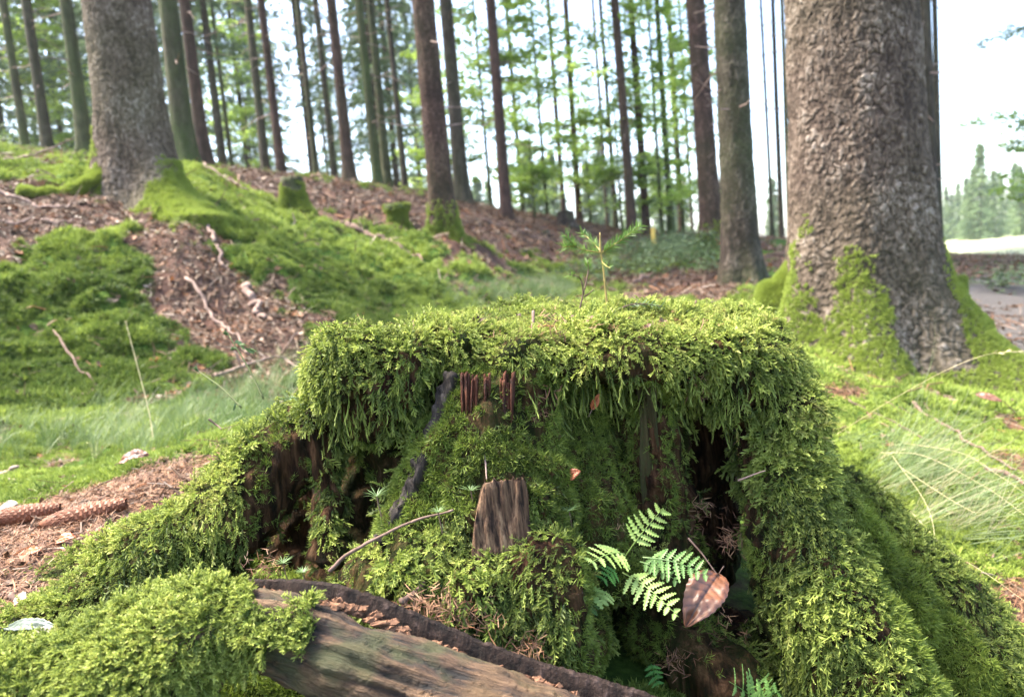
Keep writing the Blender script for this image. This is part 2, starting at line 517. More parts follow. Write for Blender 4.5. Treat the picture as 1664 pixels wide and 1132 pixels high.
# ------------------------------------------------------------------ ground: thin-plate surface through surveyed points
CTRL = [P(*q) for q in [
    (0, 760, 2.0), (200, 760, 2.0), (100, 700, 2.5), (0, 655, 2.9), (150, 650, 3.0), (300, 640, 3.1), (450, 605, 3.4), (560, 565, 3.9),
    (850, 482, 6.0), (700, 500, 4.9), (1050, 405, 12), (1000, 372, 16), (1600, 412, 20), (1600, 400, 34), (1620, 535, 4.0), (1640, 462, 6.5),
    (0, 450, 3.7), (0, 330, 4.8), (0, 255, 7.5), (215, 320, 5.3), (330, 575, 3.5), (330, 420, 4.4), (330, 300, 6.2), (480, 345, 7.0),
    (560, 308, 9), (650, 368, 7.4), (718, 375, 7.0), (620, 440, 5.4), (700, 455, 5.6), (760, 335, 11), (830, 352, 12), (870, 440, 7.5), (950, 420, 9.5),
    (920, 358, 14), (1100, 378, 18), (1155, 395, 10), (1200, 462, 6.3), (1100, 470, 6.0), (1250, 480, 4.2), (1400, 605, 3.0), (1450, 560, 3.3), (1600, 625, 2.9),
    (1350, 600, 2.6), (1500, 700, 2.2), (1380, 700, 2.0), (1600, 800, 1.7), (1660, 950, 1.35), (1450, 860, 1.5),
    (130, 860, 1.15), (0, 880, 1.15), (250, 770, 1.45), (60, 800, 1.5), (330, 700, 2.0), (20, 1000, 0.85), (60, 1040, .8), (1650, 1132, 1.0), (1400, 1160, .9),
]]
CTRL += [np.array(q, float) for q in [
    (0.1, 1.2, 0.05), (0.3, 0.9, 0.02), (0.2, 0.5, -0.05), (-0.4, 0.5, 0.05), (0, 0, -0.05), (-1, 0, 0.3), (1, 0, -0.12),
    (-15, 5, 3.9), (-15, 15, 4.6), (-9, 22, 3.6), (0, 26, 2.0), (-30, 40, 5.0), (30, 10, 0), (16, 20, .15), (20, 40, .2), (40, 80, .4), (8, 60, .6), (0, 80, 1.8),
    (-40, 80, 5), (-3, -3, .8), (0, -3, -.05), (3, -3, -.2), (-15, -10, 2.5), (15, -10, -.3), (-6, 3, 2.1), (-7, 6, 2.7), (0.4, 2.2, .06), (-.3, 2.3, .1)]]
CTRL = np.array(CTRL)
def _tps_k(d2): return np.where(d2 > 0, 0.5 * d2 * np.log(np.maximum(d2, 1e-12)), 0)
def _warp(xy):     # work in a space where far distances are compressed so near detail and far field fit together
    xy = np.asarray(xy, float); r = np.hypot(xy[:, 0], xy[:, 1]) + 1e-9
    return xy * (np.log1p(r) / r)[:, None]
_cw = _warp(CTRL[:, :2])
_n = len(CTRL)
_K = _tps_k(((_cw[:, None] - _cw[None]) ** 2).sum(-1)) + np.eye(_n) * 0.004
_Pm = np.hstack([np.ones((_n, 1)), _cw])
_A = np.block([[_K, _Pm], [_Pm.T, np.zeros((3, 3))]])
_w = np.linalg.solve(_A, np.concatenate([CTRL[:, 2], [0, 0, 0]]))

def g_base(x, y):
    q = _warp(np.stack([x, y], 1))
    out = np.empty(len(q))
    for s in range(0, len(q), 40000):
        c = q[s:s + 40000]
        K = _tps_k(((c[:, None] - _cw[None]) ** 2).sum(-1))
        out[s:s + 40000] = K @ _w[:_n] + _w[_n] + c @ _w[_n + 1:]
    r = np.hypot(x, y)
    return out * np.where(r > 90, np.exp(-(r - 90) / 120), 1)

def bankness(x, y):
    """how much a point belongs to the mossy left bank"""
    return sstep(0.16, 0.55, g_base(x, y) - 0.02 * y) * sstep(2.2, 3.2, y - 0.3 * x)

def moss_mask(x, y):
    """1 = moss, 0 = needle litter"""
    n1 = fbm(np.stack([x * 0.8, y * 0.8, 0 * x + 3.3], 1), 4)
    n2 = fbm(np.stack([x * 4, y * 4, 0 * x + 8.3], 1), 3)
    n3 = fbm(np.stack([x * 11, y * 11, 0 * x + 1.3], 1), 2)
    m = 0.60 + 1.0 * n1 + 0.95 * n2 + .35 * n3
    px, py = proj(np.stack([x, y, g_base(x, y)], 1))
    def zone(cx, cy, rx, ry, a, b=0):
        c, s = math.cos(b), math.sin(b)
        dx, dy = px - cx, py - cy
        return a * np.exp(-(((dx * c + dy * s) / rx) ** 2 + ((-dx * s + dy * c) / ry) ** 2))
    front = y > 0.3
    z = zone(120, 560, 190, 90, .6) + zone(380, 340, 130, 50, .35, .3) + zone(560, 430, 200, 60, .4, .5) + zone(650, 400, 60, 40, .3) + zone(110, 292, 110, 16, .9, .05) + zone(300, 325, 70, 34, .9, .5) + zone(180, 420, 130, 40, .3) \
        - zone(350, 500, 170, 62, 1.1, .75) - zone(60, 350, 120, 60, .8) - zone(520, 318, 230, 22, 1.0, .17) - zone(800, 380, 110, 60, .45) \
        - zone(1130, 462, 90, 25, 1.2) - zone(800, 345, 300, 25, .6) - zone(1500, 645, 220, 9, .8, .32) - zone(1400, 655, 60, 12, .4, .2) + zone(1480, 690, 160, 60, .35) - zone(1600, 440, 120, 22, 1.0) \
        - zone(1640, 780, 60, 40, .6) - zone(1650, 540, 80, 18, 1.2) + zone(1540, 780, 220, 110, .6) - zone(1670, 1000, 50, 70, .5) \
        + zone(150, 780, 120, 25, .5, -.2) - zone(140, 830, 170, 32, 1.1, -.35) - zone(60, 900, 120, 60, .9) - zone(30, 1010, 90, 60, .8) + zone(300, 730, 120, 40, .5) \
        - zone(1000, 390, 160, 22, .6)
    m = m + np.where(front, z, 0)
    m = m - sstep(9, 14, y) * 0.5 + sstep(4.5, 6, y) * sstep(3, 4, x) * 0.1
    return np.clip(m, 0, 1)

def g_detail(x, y, moss):
    r = np.hypot(x, y)
    near = np.exp(-r / 14)
    q = np.stack([x, y, 0 * x], 1)
    bk = bankness(x, y)
    lump = fbm(q * np.array([2.2, 2.2, 1]) + 5, 4) * (0.06 + 0.20 * bk) * near
    cush = (np.abs(noise(q * 5.5 + 2)) * -1 + 0.4) * 0.085 * moss * (0.4 + 1.6 * bk) * near
    fine = (fbm(q * 16, 3) * 0.012 + np.abs(noise(q * 13)) * .022 * moss * (.3 + bk)) * near
    far = fbm(q * 0.25 + 9, 3) * 0.3 * sstep(12, 30, r)
    fade = sstep(0.05, 0.5, np.hypot(x - 0.08, y - 1.1) - 0.2)
    return (lump + cush * fade + fine) * (0.3 + 0.7 * fade) + far

def ground_z(x, y):
    x = np.atleast_1d(np.asarray(x, float)); y = np.atleast_1d(np.asarray(y, float))
    m = sstep(.42, .62, moss_mask(x, y))
    return g_base(x, y) + g_detail(x, y, m)

def gz(x, y): return float(ground_z(x, y)[0])

_u = np.linspace(-1, 1, 470)
gx = np.sinh(_u * 6.2) / np.sinh(6.2) * 260 * 0.6 + _u * 3.2
_v = np.linspace(-0.28, 1, 560)
gy = np.sinh(_v * 6.2) / np.sinh(6.2) * 300 + _v * 5.0 + 0.6
GX, GY = np.meshgrid(gx, gy)
gxf, gyf = GX.ravel(), GY.ravel()
gmask = moss_mask(gxf, gyf)
gm = sstep(.42, .62, gmask)
gzf = g_base(gxf, gyf) + g_detail(gxf, gyf, gm)
GV = np.stack([gxf, gyf, gzf], 1)

# ground material: litter brown / moss green / meadow / path
mg, n, l = mat_new('forest_floor')
ga = n.new('ShaderNodeAttribute'); ga.attribute_name = 'moss'
pa = n.new('ShaderNodeAttribute'); pa.attribute_name = 'path'
me_ = n.new('ShaderNodeAttribute'); me_.attribute_name = 'meadow'
geo = n.new('ShaderNodeNewGeometry')
n1 = N(n, 'ShaderNodeTexNoise', Scale=55, Detail=8, Roughness=0.7); l.new(geo.outputs['Position'], n1.inputs['Vector'])
n2 = N(n, 'ShaderNodeTexNoise', Scale=6, Detail=6, Roughness=0.6); l.new(geo.outputs['Position'], n2.inputs['Vector'])
vor = N(n, 'ShaderNodeTexVoronoi', Scale=45); l.new(geo.outputs['Position'], vor.inputs['Vector'])
lit = ramp(n, l, n1.outputs['Fac'], [(0.32, (0.022, 0.014, 0.010)), (0.5, (0.08, 0.048, 0.036)), (0.65, (0.17, 0.11, 0.085)), (0.8, (0.30, 0.23, 0.19))]).outputs[0]
lit2 = mixc(n, l, ramp(n, l, n2.outputs['Fac'], [(0.4, (0, 0, 0)), (0.65, (0.6, 0.6, 0.6))]).outputs[0], lit, (0.10, 0.045, 0.03))
gr = ramp(n, l, n1.outputs['Fac'], [(0.3, (0.018, 0.040, 0.006)), (0.55, (0.055, 0.10, 0.013)), (0.75, (0.11, 0.18, 0.03))]).outputs[0]
mth = n.new('ShaderNodeMath'); mth.operation = 'MULTIPLY_ADD'; mth.inputs[1].default_value = 0.35; l.new(n1.outputs['Fac'], mth.inputs[0]); l.new(ga.outputs['Fac'], mth.inputs[2])
mf = ramp(n, l, mth.outputs[0], [(0.52, (0, 0, 0)), (0.72, (1, 1, 1))]).outputs[0]
c1 = mixc(n, l, mf, lit2, gr)
c2 = mixc(n, l, pa.outputs['Fac'], c1, ramp(n, l, n1.outputs['Fac'], [(0.3, (0.07, 0.060, 0.052)), (0.7, (0.15, 0.13, 0.115))]).outputs[0])
c3 = mixc(n, l, me_.outputs['Fac'], c2, ramp(n, l, n2.outputs['Fac'], [(0.3, (0.20, 0.23, 0.10)), (0.7, (0.42, 0.41, 0.27))]).outputs[0])
p = N(n, 'ShaderNodeBsdfPrincipled', Roughness=0.95); p.inputs['Specular IOR Level'].default_value = 0.15
l.new(c3, p.inputs['Base Color'])
b = N(n, 'ShaderNodeBump', Strength=0.8, Distance=0.02); l.new(n1.outputs['Fac'], b.inputs['Height']); l.new(b.outputs[0], p.inputs['Normal'])
o = n.new('ShaderNodeOutputMaterial'); l.new(p.outputs[0], o.inputs[0])
M['ground'] = mg
# path on the right winds away from about (3.1, 4) ; meadow lies to the right far field
pathc = np.interp(gyf, [-5, 0, 2, 4, 5, 7, 10, 14, 20, 300], [2.2, 2.4, 2.6, 3.0, 3.5, 5.2, 9, 15, 26, 500])
pw = 0.42 + 0.12 * noise(np.stack([gxf * .0, gyf * .8, gxf * 0], 1)) + gyf * .02
path = sstep(1.25, 0.75, np.abs(gxf - pathc) / pw + 0.4 * fbm(np.stack([gxf * 2, gyf * 2, gxf * 0], 1), 3)) * (gyf < 14)
meadow = sstep(12, 17, gyf) * sstep(0.42, 0.52, gxf / np.maximum(gyf, 1))
me = np_mesh('ground', GV, grid_quads(len(gx), len(gy), False), mg, True, {'moss': gmask, 'path': path, 'meadow': meadow})
link('ground', me, kind='structure', label='uneven forest floor of needle litter and moss rising to a bank at left')
def path_at(x, y):
    pc = np.interp(y, [-5, 0, 2, 4, 5, 7, 10, 14, 20, 300], [2.2, 2.4, 2.6, 3.0, 3.5, 5.2, 9, 15, 26, 500])
    return np.abs(x - pc) < 0.5 + y * .02

# ------------------------------------------------------------------ solid from joined pieces
def union_mesh(pieces, voxel, mat, name, smooth_it=4, sm=0.5):
    mb = MB()
    for v, f in pieces: mb.add(v, f)
    tmp = mb.mesh('tmp', None)
    ob = bpy.data.objects.new('tmp', tmp); COL.objects.link(ob)
    md = ob.modifiers.new('r', 'REMESH'); md.mode = 'VOXEL'; md.voxel_size = voxel
    m2 = ob.modifiers.new('s', 'SMOOTH'); m2.factor = sm; m2.iterations = smooth_it
    dg = bpy.context.evaluated_depsgraph_get()
    out = bpy.data.meshes.new_from_object(ob.evaluated_get(dg))
    bpy.data.objects.remove(ob); bpy.data.meshes.remove(tmp)
    out.name = name
    out.materials.clear(); out.materials.append(mat)
    out.shade_smooth()
    return out

def limb(chain, n=24, seg=20, sq=1.0):
    """tapered limb from rows (px,py,Y,r) with rounded ends"""
    c = np.array([np.append(P(a, b_, Y), r) for a, b_, Y, r in chain])
    s = spline(c, n) if len(c) > 2 else np.linspace(c[0], c[-1], n)
    pts, rad = s[:, :3], np.maximum(s[:, 3], 0.004)
    T = np.gradient(pts, axis=0); T /= np.linalg.norm(T, axis=1)[:, None]
    caps = [(-.98, .2), (-.85, .53), (-.5, .87)]
    p0 = [pts[0] + T[0] * rad[0] * a for a, _ in caps]; r0 = [rad[0] * b_ for _, b_ in caps]
    p1 = [pts[-1] - T[-1] * rad[-1] * a for a, _ in caps[::-1]]; r1 = [rad[-1] * b_ for _, b_ in caps[::-1]]
    return tube_geo(np.vstack([p0, pts, p1]), np.concatenate([r0, rad, r1]), seg)

def ellip(c, r, e=1.0, nu=32, nv=20):
    th = np.linspace(0, 2 * math.pi, nu, endpoint=False)
    ph = np.linspace(-math.pi / 2 + .05, math.pi / 2 - .05, nv)
    T_, P_ = np.meshgrid(th, ph)
    sg = lambda a: np.sign(a) * np.abs(a) ** e
    v = np.stack([sg(np.cos(P_)) * sg(np.cos(T_)) * r[0], sg(np.cos(P_)) * sg(np.sin(T_)) * r[1], sg(np.sin(P_)) * r[2]], -1).reshape(-1, 3) + c
    f = [tuple(q) for q in grid_quads(nu, nv, True)]
    f += [tuple(range(nu))[::-1], tuple(range((nv - 1) * nu, nv * nu))]
    return v, f

def get_co(me):
    co = np.empty(len(me.vertices) * 3); me.vertices.foreach_get('co', co); return co.reshape(-1, 3)
def get_no(me):
    vn = np.empty(len(me.vertices) * 3, np.float32); me.vertex_normals.foreach_get('vector', vn); return vn.reshape(-1, 3)

# ------------------------------------------------------------------ the mossy stump
pc = []
pc.append(ellip(np.array([0.085, 1.17, 0.448]), (0.335, 0.31, 0.05), 0.85))
_v = pc[-1][0]; _v[:, 2] -= (_v[:, 0] - .085) * .02
pc.append(ellip(np.array([0.03, 1.24, 0.458]), (0.25, 0.20, 0.045), 0.8))
pc.append(ellip(np.array([0.10, 1.27, 0.2]), (0.27, 0.21, 0.28), 0.6))                 # inner core
# front rim lobes
pc.append(limb([(545, 606, .98, .042), (580, 612, .91, .052), (645, 616, .895, .052), (695, 592, .94, .034)]))
pc.append(limb([(590, 600, .89, .05), (610, 660, .90, .045), (620, 700, .92, .03)]))
pc.append(limb([(700, 572, .92, .026), (760, 566, .92, .026), (840, 582, .92, .030), (900, 590, .91, .034)]))
pc.append(limb([(750, 560, .89, .020), (745, 600, .89, .018)]))
pc.append(limb([(900, 582, .94, .028), (990, 580, .93, .028), (1060, 580, .935, .028), (1130, 588, .95, .030)]))
pc.append(limb([(1100, 588, .95, .030), (1165, 604, .94, .038), (1218, 606, .97, .052), (1222, 585, 1.1, .056)]))
pc.append(limb([(1165, 610, .94, .030), (1188, 662, .94, .022)]))
pc.append(limb([(1035, 590, .92, .020), (1048, 640, .92, .016)]))
# left shoulder and the root arching down left
pc.append(limb([(610, 630, 1.08, .05), (565, 662, .99, .045), (492, 722, .96, .047), (415, 798, .93, .054), (330, 885, .90, .060), (205, 975, .87, .062), (60, 1060, .84, .058), (-120, 1120, .82, .055)], 40))
pc.append(limb([(270, 900, .98, .052), (115, 968, .95, .047), (-40, 1000, .94, .045)]))
# central buttress
pc.append(limb([(830, 612, .900, .052), (815, 700, .895, .084), (800, 820, .875, .112), (790, 960, .86, .12)]))
pc.append(limb([(757, 620, .88, .024), (735, 700, .855, .034), (700, 800, .845, .045), (680, 880, .82, .05)]))
pc.append(limb([(935, 640, .94, .035), (945, 760, .91, .05), (950, 880, .88, .06)]))
# brown column and small ribs
pc.append(limb([(1050, 600, .925, .032), (1060, 720, .915, .033), (1068, 880, .93, .036), (1070, 960, .94, .05)]))
pc.append(limb([(1092, 620, .95, .018), (1100, 760, .98, .018), (1105, 900, .98, .024)]))
pc.append(limb([(1005, 620, .95, .03), (1010, 760, .97, .03), (1015, 900, .96, .04)]))
pc.append(limb([(500, 735, 1.13, .045), (470, 830, 1.12, .075), (440, 980, 1.1, .11)]))
pc.append(limb([(620, 640, 1.12, .08), (620, 800, 1.10, .10), (600, 980, 1.05, .10)]))
# thin moss-grown strut in front of the left hollow
pc.append(limb([(535, 660, .92, .026), (528, 740, .91, .015), (537, 810, .90, .013), (533, 900, .875, .024)]))
pc.append(limb([(620, 700, .95, .03), (650, 820, .95, .03)]))
# right pillar
pc.append(limb([(1235, 585, 1.02, .050), (1250, 650, .97, .050), (1268, 745, .94, .050), (1280, 840, .90, .053), (1308, 930, .87, .064), (1352, 1020, .85, .072), (1402, 1120, .83, .080), (1440, 1230, .82, .09)], 36))
pc.append(limb([(1258, 630, 1.08, .045), (1300, 760, 1.04, .045), (1345, 860, 1.02, .06), (1440, 1000, .98, .075)]))
# outer right root with short moss
pc.append(limb([(1360, 830, 1.10, .06), (1430, 930, 1.05, .085), (1500, 1040, 1.0, .105), (1580, 1180, .95, .12)]))
# mound and clumps in front
pc.append(ellip(P(745, 1035, .86), (0.19, 0.12, 0.11)))
pc.append(limb([(870, 870, .80, .035), (872, 940, .775, .055), (875, 1020, .765, .058), (880, 1100, .76, .05)]))
pc.append(limb([(600, 960, .80, .04), (700, 940, .77, .05), (780, 980, .76, .06)]))
pc.append(ellip(P(1130, 1150, 1.0), (0.19, 0.15, 0.15)))
pc.append(limb([(1080, 1030, .90, .05), (1130, 1080, .87, .05), (1180, 1160, .84, .06)]))
pc.append(limb([(960, 930, .86, .04), (1010, 930, .85, .03), (1100, 950, .87, .03)]))
stump_me = union_mesh(pc, 0.0062, M['stumpwood'], 'stump_wood', 3)
co = get_co(stump_me); no = get_no(stump_me)
vert = 1 - np.abs(no[:, 2])
d = -np.abs(noise(co * 24 + 9)) * 0.016 + .004 + fbm(co * np.array([60, 60, 7.0]), 3) * 0.011 * vert + fbm(co * 12 + 3, 3) * 0.024 + fbm(co * 40 + 3, 2) * 0.005
co2 = co + no * d[:, None]
px, py = proj(co2)
stump_me.vertices.foreach_set('co', co2.ravel())
at = stump_me.attributes.new('green', 'FLOAT', 'POINT')
bare = np.zeros(len(px), bool)
for poly in ([(1005, 590), (1110, 600), (1110, 900), (1010, 900)],):
    bare |= inpoly(px, py, poly)
gm_ = np.clip(0.55 + 1.3 * fbm(co * 9, 3), 0, 1) * np.where(bare, 0.45, 1)
cav = inpoly(px, py, [(380, 650), (540, 620), (545, 940), (380, 940)]) | inpoly(px, py, [(1120, 660), (1235, 660), (1240, 900), (1120, 900)])
gm_ = np.where(cav, gm_ * .25, gm_)
at.data.foreach_set('value', gm_)
stump_me.update()
SL = np.array([0.1, 1.1, 0.0])
stump = thing('mossy_stump', 'huge rotten tree stump thickly overgrown with bright green moss, in the foreground', 'tree stump', SL)
def local(me, L):
    me.transform(Matrix.Translation(Vector([-a for a in L]))); return me
pts, nor = surf_sample(stump_me, 400000, 3)
sw = link('wood', local(stump_me, SL), stump)
px, py = proj(pts)
r = R(5)
# zones drawn over the stump: 2 long moss, 1 short dark moss, 0 bare
longp = np.full(len(px), 1.0); shortp = np.zeros(len(px)); droop = np.full(len(px), 1.0)
face = nor[:, 1] < 0.35
edge = 14 * fbm(np.stack([px / 40, py / 40, px * 0], 1), 3)
PX, PY = px + edge, py + edge
Z_SHORT = [[(690, 605), (740, 590), (960, 615), (1000, 640), (1005, 900), (950, 930), (860, 800), (600, 880)],
           [(995, 600), (1120, 640), (1125, 900), (960, 900)],
           [(1400, 800), (1440, 850), (1700, 1180), (1500, 1180), (1440, 1010), (1370, 850)],
           [(920, 880), (1240, 860), (1290, 1180), (930, 1180)]]
Z_BARE = [[(398, 745), (425, 700), (490, 675), (520, 700), (515, 940), (400, 945), (395, 850)],
          [(548, 735), (600, 715), (680, 670), (690, 640), (735, 592), (700, 640), (600, 870), (545, 880)],
          [(1092, 672), (1232, 672), (1222, 760), (1240, 880), (1105, 890)],
          [(1034, 610), (1072, 650), (1080, 880), (1045, 890)],
          [(745, 605), (840, 605), (845, 690), (760, 715)], [(840, 610), (900, 640), (880, 720), (850, 720)],
          [(768, 770), (850, 770), (862, 885), (766, 900)]]
infront = pts[:, 1] < 1.2
for z in Z_SHORT:
    k = inpoly(PX, PY, z) & face & infront
    longp[k] = 0.0; shortp[k] = 1.0
for z in Z_BARE:
    k = inpoly(PX, PY, z) & face & infront
    longp[k] = 0.0; shortp[k] = 0.06 if z[0][0] not in (745, 840) else 0.2
    if z[0][0] in (398, 548): shortp[k] = np.where(fbm(pts[k] * 20, 2) > .12, .35, .03)
k = inpoly(PX, PY, Z_SHORT[3]) & infront
shortp[k] = np.clip(0.15 + 1.8 * fbm(pts[k] * 14, 3), 0, .8)
k = inpoly(PX, PY, Z_SHORT[1]) & infront & (shortp > .5)
shortp[k] = 0.5
# undersides and deep places carry little
longp *= np.where(nor[:, 2] < -0.45, 0.12, 1)
deep = (pts[:, 1] > .985) & (pts[:, 1] < 1.3) & (pts[:, 2] < .40) & (px > 395) & (px < 1225)
longp[deep] *= 0.02; shortp[deep] *= 0.08
rimf = face & infront & (py > 588) & (py < 730) & (px > 700) & (px < 1225)
longp[rimf & (fbm(np.stack([px / 34, py / 90, px * 0], 1) + 7, 2) < .02)] *= .10
lobe = face & infront & (py > 650) & (px > 520) & (px < 700)
longp[lobe & (fbm(np.stack([px / 30, py / 80, px * 0], 1) + 3, 2) < -.02)] *= .10
bald = fbm(pts * 11 + 40, 3)
longp *= np.where((bald < -0.28) & (nor[:, 2] < .5), 0.25, 1)
back = (pts[:, 1] > 1.5) | (pts[:, 2] < -.03)
longp[back] *= .3
vis = np.where(pts[:, 1] < 1.25, 1.0, 0.75)
sel = r.rand(len(px)) < longp * 0.60 * vis
sp, sn = pts[sel], nor[sel]
nn = len(sp)
flow = np.stack([fbm(sp * 9, 2), fbm(sp * 9 + 30, 2), fbm(sp * 9 + 60, 2)], 1)
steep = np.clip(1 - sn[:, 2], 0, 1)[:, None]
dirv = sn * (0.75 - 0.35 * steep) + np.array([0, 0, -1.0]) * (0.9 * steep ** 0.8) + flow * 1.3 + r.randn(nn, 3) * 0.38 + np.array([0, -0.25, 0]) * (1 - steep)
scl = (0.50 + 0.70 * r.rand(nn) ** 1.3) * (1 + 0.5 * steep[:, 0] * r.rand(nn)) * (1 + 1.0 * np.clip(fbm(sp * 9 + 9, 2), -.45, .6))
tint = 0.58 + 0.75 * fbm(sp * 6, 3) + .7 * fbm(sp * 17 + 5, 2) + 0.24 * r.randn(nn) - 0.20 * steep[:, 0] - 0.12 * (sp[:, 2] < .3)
off = (r.rand(nn) ** 1.5 * 0.010)[:, None]
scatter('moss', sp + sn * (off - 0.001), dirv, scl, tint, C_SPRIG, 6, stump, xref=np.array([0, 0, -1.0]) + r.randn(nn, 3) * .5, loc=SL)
sel = r.rand(len(px)) < shortp * 0.65
sp, sn = pts[sel], nor[sel]; nn = len(sp)
dirv = sn + np.array([0, 0, -.2]) + r.randn(nn, 3) * .3
tint = 0.45 + 1.0 * fbm(sp * 8, 3) + 0.2 * r.randn(nn) + .25 * (px[sel] > 1380)
scatter('short_moss', sp, dirv, (0.45 + 0.35 * r.rand(nn)) * np.where(px[sel] > 1380, 1.3, 1), tint, C_SHORT, 4, stump, loc=SL, seed=3)
# hanging threads from the front rim
rim = (pts[:, 1] < 1.02) & (pts[:, 2] > .33) & (nor[:, 2] < .15) & (nor[:, 1] < 0) & (py < 690) & (px > 520)
idx = np.where(rim)[0]; idx = idx[r.rand(len(idx)) < 0.05 * (1 + 1.5 * (fbm(pts[idx] * 16, 2) > .1))]
sp, sn = pts[idx], nor[idx]; nn = len(sp)
scatter('hanging_moss', sp + sn * .006, np.array([0, 0, -1.0]) + sn * .25 + r.randn(nn, 3) * .16, np.stack([.7 + 0 * sp[:, 0], .45 + 0 * sp[:, 0], 1.3 + 1.0 * r.rand(nn)], 1),
        0.3 + 0.25 * r.randn(nn), C_SPRIG, 6, stump, loc=SL, seed=8)

top = (pts[:, 2] > .40) & (nor[:, 2] > .7)
DEB = pts[top][R(2).permutation(top.sum())[:260]]
def slab(rows, th, nx=10, ny=26, rough=0.004, seed=0, jag=0):
    """splintered plank: rows = [(pxL,pyL,YL, pxR,pyR,YR)] from top to bottom; real thickness th"""
    A = np.array([np.concatenate([P(*q[:3]), P(*q[3:])]) for q in rows])
    s = spline(A, ny) if len(A) > 2 else np.linspace(A[0], A[-1], ny)
    u = np.linspace(0, 1, nx)[None, :, None]
    G = s[:, None, :3] * (1 - u) + s[:, None, 3:] * u
    jg = R(seed + 9).rand(nx) * .010 * (jag > 0)
    G = G.copy(); G[:, :, 2] -= jg[None] * np.maximum(0, 1 - np.arange(ny) / 5.0)[:, None]
    du = (G[:, -1] - G[:, 0]); dv = np.gradient(G[:, nx // 2], axis=0)
    nr = np.cross(du, dv); nr /= np.linalg.norm(nr, axis=1)[:, None]
    nr *= np.sign(-nr[:, 1] + 1e-6)[:, None]
    q = G.reshape(-1, 3)
    ns = np.repeat(nr, nx, 0)
    h = fbm(q * np.array([110, 110, 9.0]) + seed, 3)
    front = q + ns * (h[:, None] * rough * 2)
    backp = q - ns * th
    ny_ = ny
    v = np.vstack([front, backp]); n0 = nx * ny_
    f = [tuple(a) for a in grid_quads(nx, ny_, False)]
    f += [tuple(n0 + i for i in a[::-1]) for a in grid_quads(nx, ny_, False)]
    for j in range(ny_ - 1):
        for c, fl in ((0, 1), (nx - 1, 0)):
            a, b_ = j * nx + c, (j + 1) * nx + c
            f.append((a, b_, n0 + b_, n0 + a) if fl else (b_, a, n0 + a, n0 + b_))
    for row, fl in ((0, 0), (ny_ - 1, 1)):
        for c in range(nx - 1):
            a, b_ = row * nx + c, row * nx + c + 1
            f.append((a, b_, n0 + b_, n0 + a) if fl else (b_, a, n0 + a, n0 + b_))
    return v, f

mb = MB(); v, f = slab([(724, 604, .868, 734, 602, .857), (700, 672, .842, 712, 678, .830), (672, 750, .822, 681, 758, .808), (655, 790, .816, 668, 798, .803), (634, 832, .812, 645, 840, .80), (606, 876, .795, 614, 880, .785)], .012, 7, 60, .007)
mb.add(v - SL, f); link('bark_edge', mb.mesh('bark_edge', M['edgebark'], True), stump, label='grey splintered bark edge beside the dark left hollow')
mb = MB(); v, f = slab([(792, 776, .765, 846, 772, .765), (784, 800, .76, 856, 790, .765), (772, 850, .755, 862, 850, .76), (766, 915, .745, 868, 905, .755)], .03, 18, 40, .0035, 5, 1)
mb.add(v - SL, f); link('broken_plank', mb.mesh('broken_plank', M['greybark'], True), stump, label='bare weathered wooden stub standing in the moss')
mb = MB()
rk = R(31)
for k_ in range(34):
    a = 744 + 90 * rk.rand(); gap = 786 < a < 800
    b_ = 606 + 26 * rk.rand(); d_ = (662 if gap else 690) + 40 * rk.rand() - .25 * abs(a - 780)
    w_ = 2 + 4 * rk.rand(); Y_ = .828 + .010 * rk.rand(); tl = 6 * (rk.rand() - .5)
    v, f = slab([(a, b_, Y_ + .006, a + w_, b_ - 6 * rk.rand(), Y_ + .006), (a + tl * .5, (b_ + d_) / 2, Y_, a + tl * .5 + w_, (b_ + d_) / 2, Y_), (a + tl, d_, Y_ - .001, a + tl + w_ * .25, d_ + 4, Y_ - .001)], .006, 4, 14, .002, k_)
    mb.add(v - SL, f)
link('red_wood', mb.mesh('red_wood', M['redrot'], True), stump, label='red-brown rotten heartwood showing through the moss', kind='stuff')
mb = MB(); v, f = slab([(1034, 612, .882, 1066, 612, .880), (1040, 690, .884, 1068, 690, .880), (1040, 770, .886, 1076, 772, .882), (1052, 880, .886, 1080, 880, .888)], .02, 12, 44, .010, 9, 1)
mb.add(v - SL, f); M['brownwood'] = woody('brown_wood', [(0.3, (0.010, 0.006, 0.003)), (0.5, (0.05, 0.028, 0.013)), (0.75, (0.13, 0.075, 0.035))], (1, 1, 0.08), 50, .9, .008, green=('t', (0.03, 0.05, 0.01)))
link('bare_column', mb.mesh('bare_column', M['brownwood'], True), stump, label='bare brown upright wood in the middle of the front')

# ------------------------------------------------------------------ rotten log across the lower left foreground
m, n, l = mat_new('weathered_log')
tc = n.new('ShaderNodeTexCoord'); mp = n.new('ShaderNodeMapping')
ldir = P(900, 1165, .58) - P(400, 1000, .61)
mp.inputs['Rotation'].default_value = Vector(ldir).to_track_quat('X', 'Z').inverted().to_euler()
mp2 = n.new('ShaderNodeMapping'); mp2.inputs['Scale'].default_value = (0.09, 1, 1)
l.new(tc.outputs['Object'], mp.inputs[0]); l.new(mp.outputs[0], mp2.inputs[0])
n1 = N(n, 'ShaderNodeTexNoise', Scale=230, Detail=9, Roughness=.65); l.new(mp2.outputs[0], n1.inputs['Vector'])
ha = n.new('ShaderNodeAttribute'); ha.attribute_name = 'h'
hm = n.new('ShaderNodeMath'); hm.operation = 'MULTIPLY_ADD'; hm.inputs[1].default_value = .55; l.new(ha.outputs['Fac'], hm.inputs[0]); l.new(n1.outputs['Fac'], hm.inputs[2])
n2 = N(n, 'ShaderNodeTexNoise', Scale=22, Detail=5); l.new(tc.outputs['Object'], n2.inputs['Vector'])
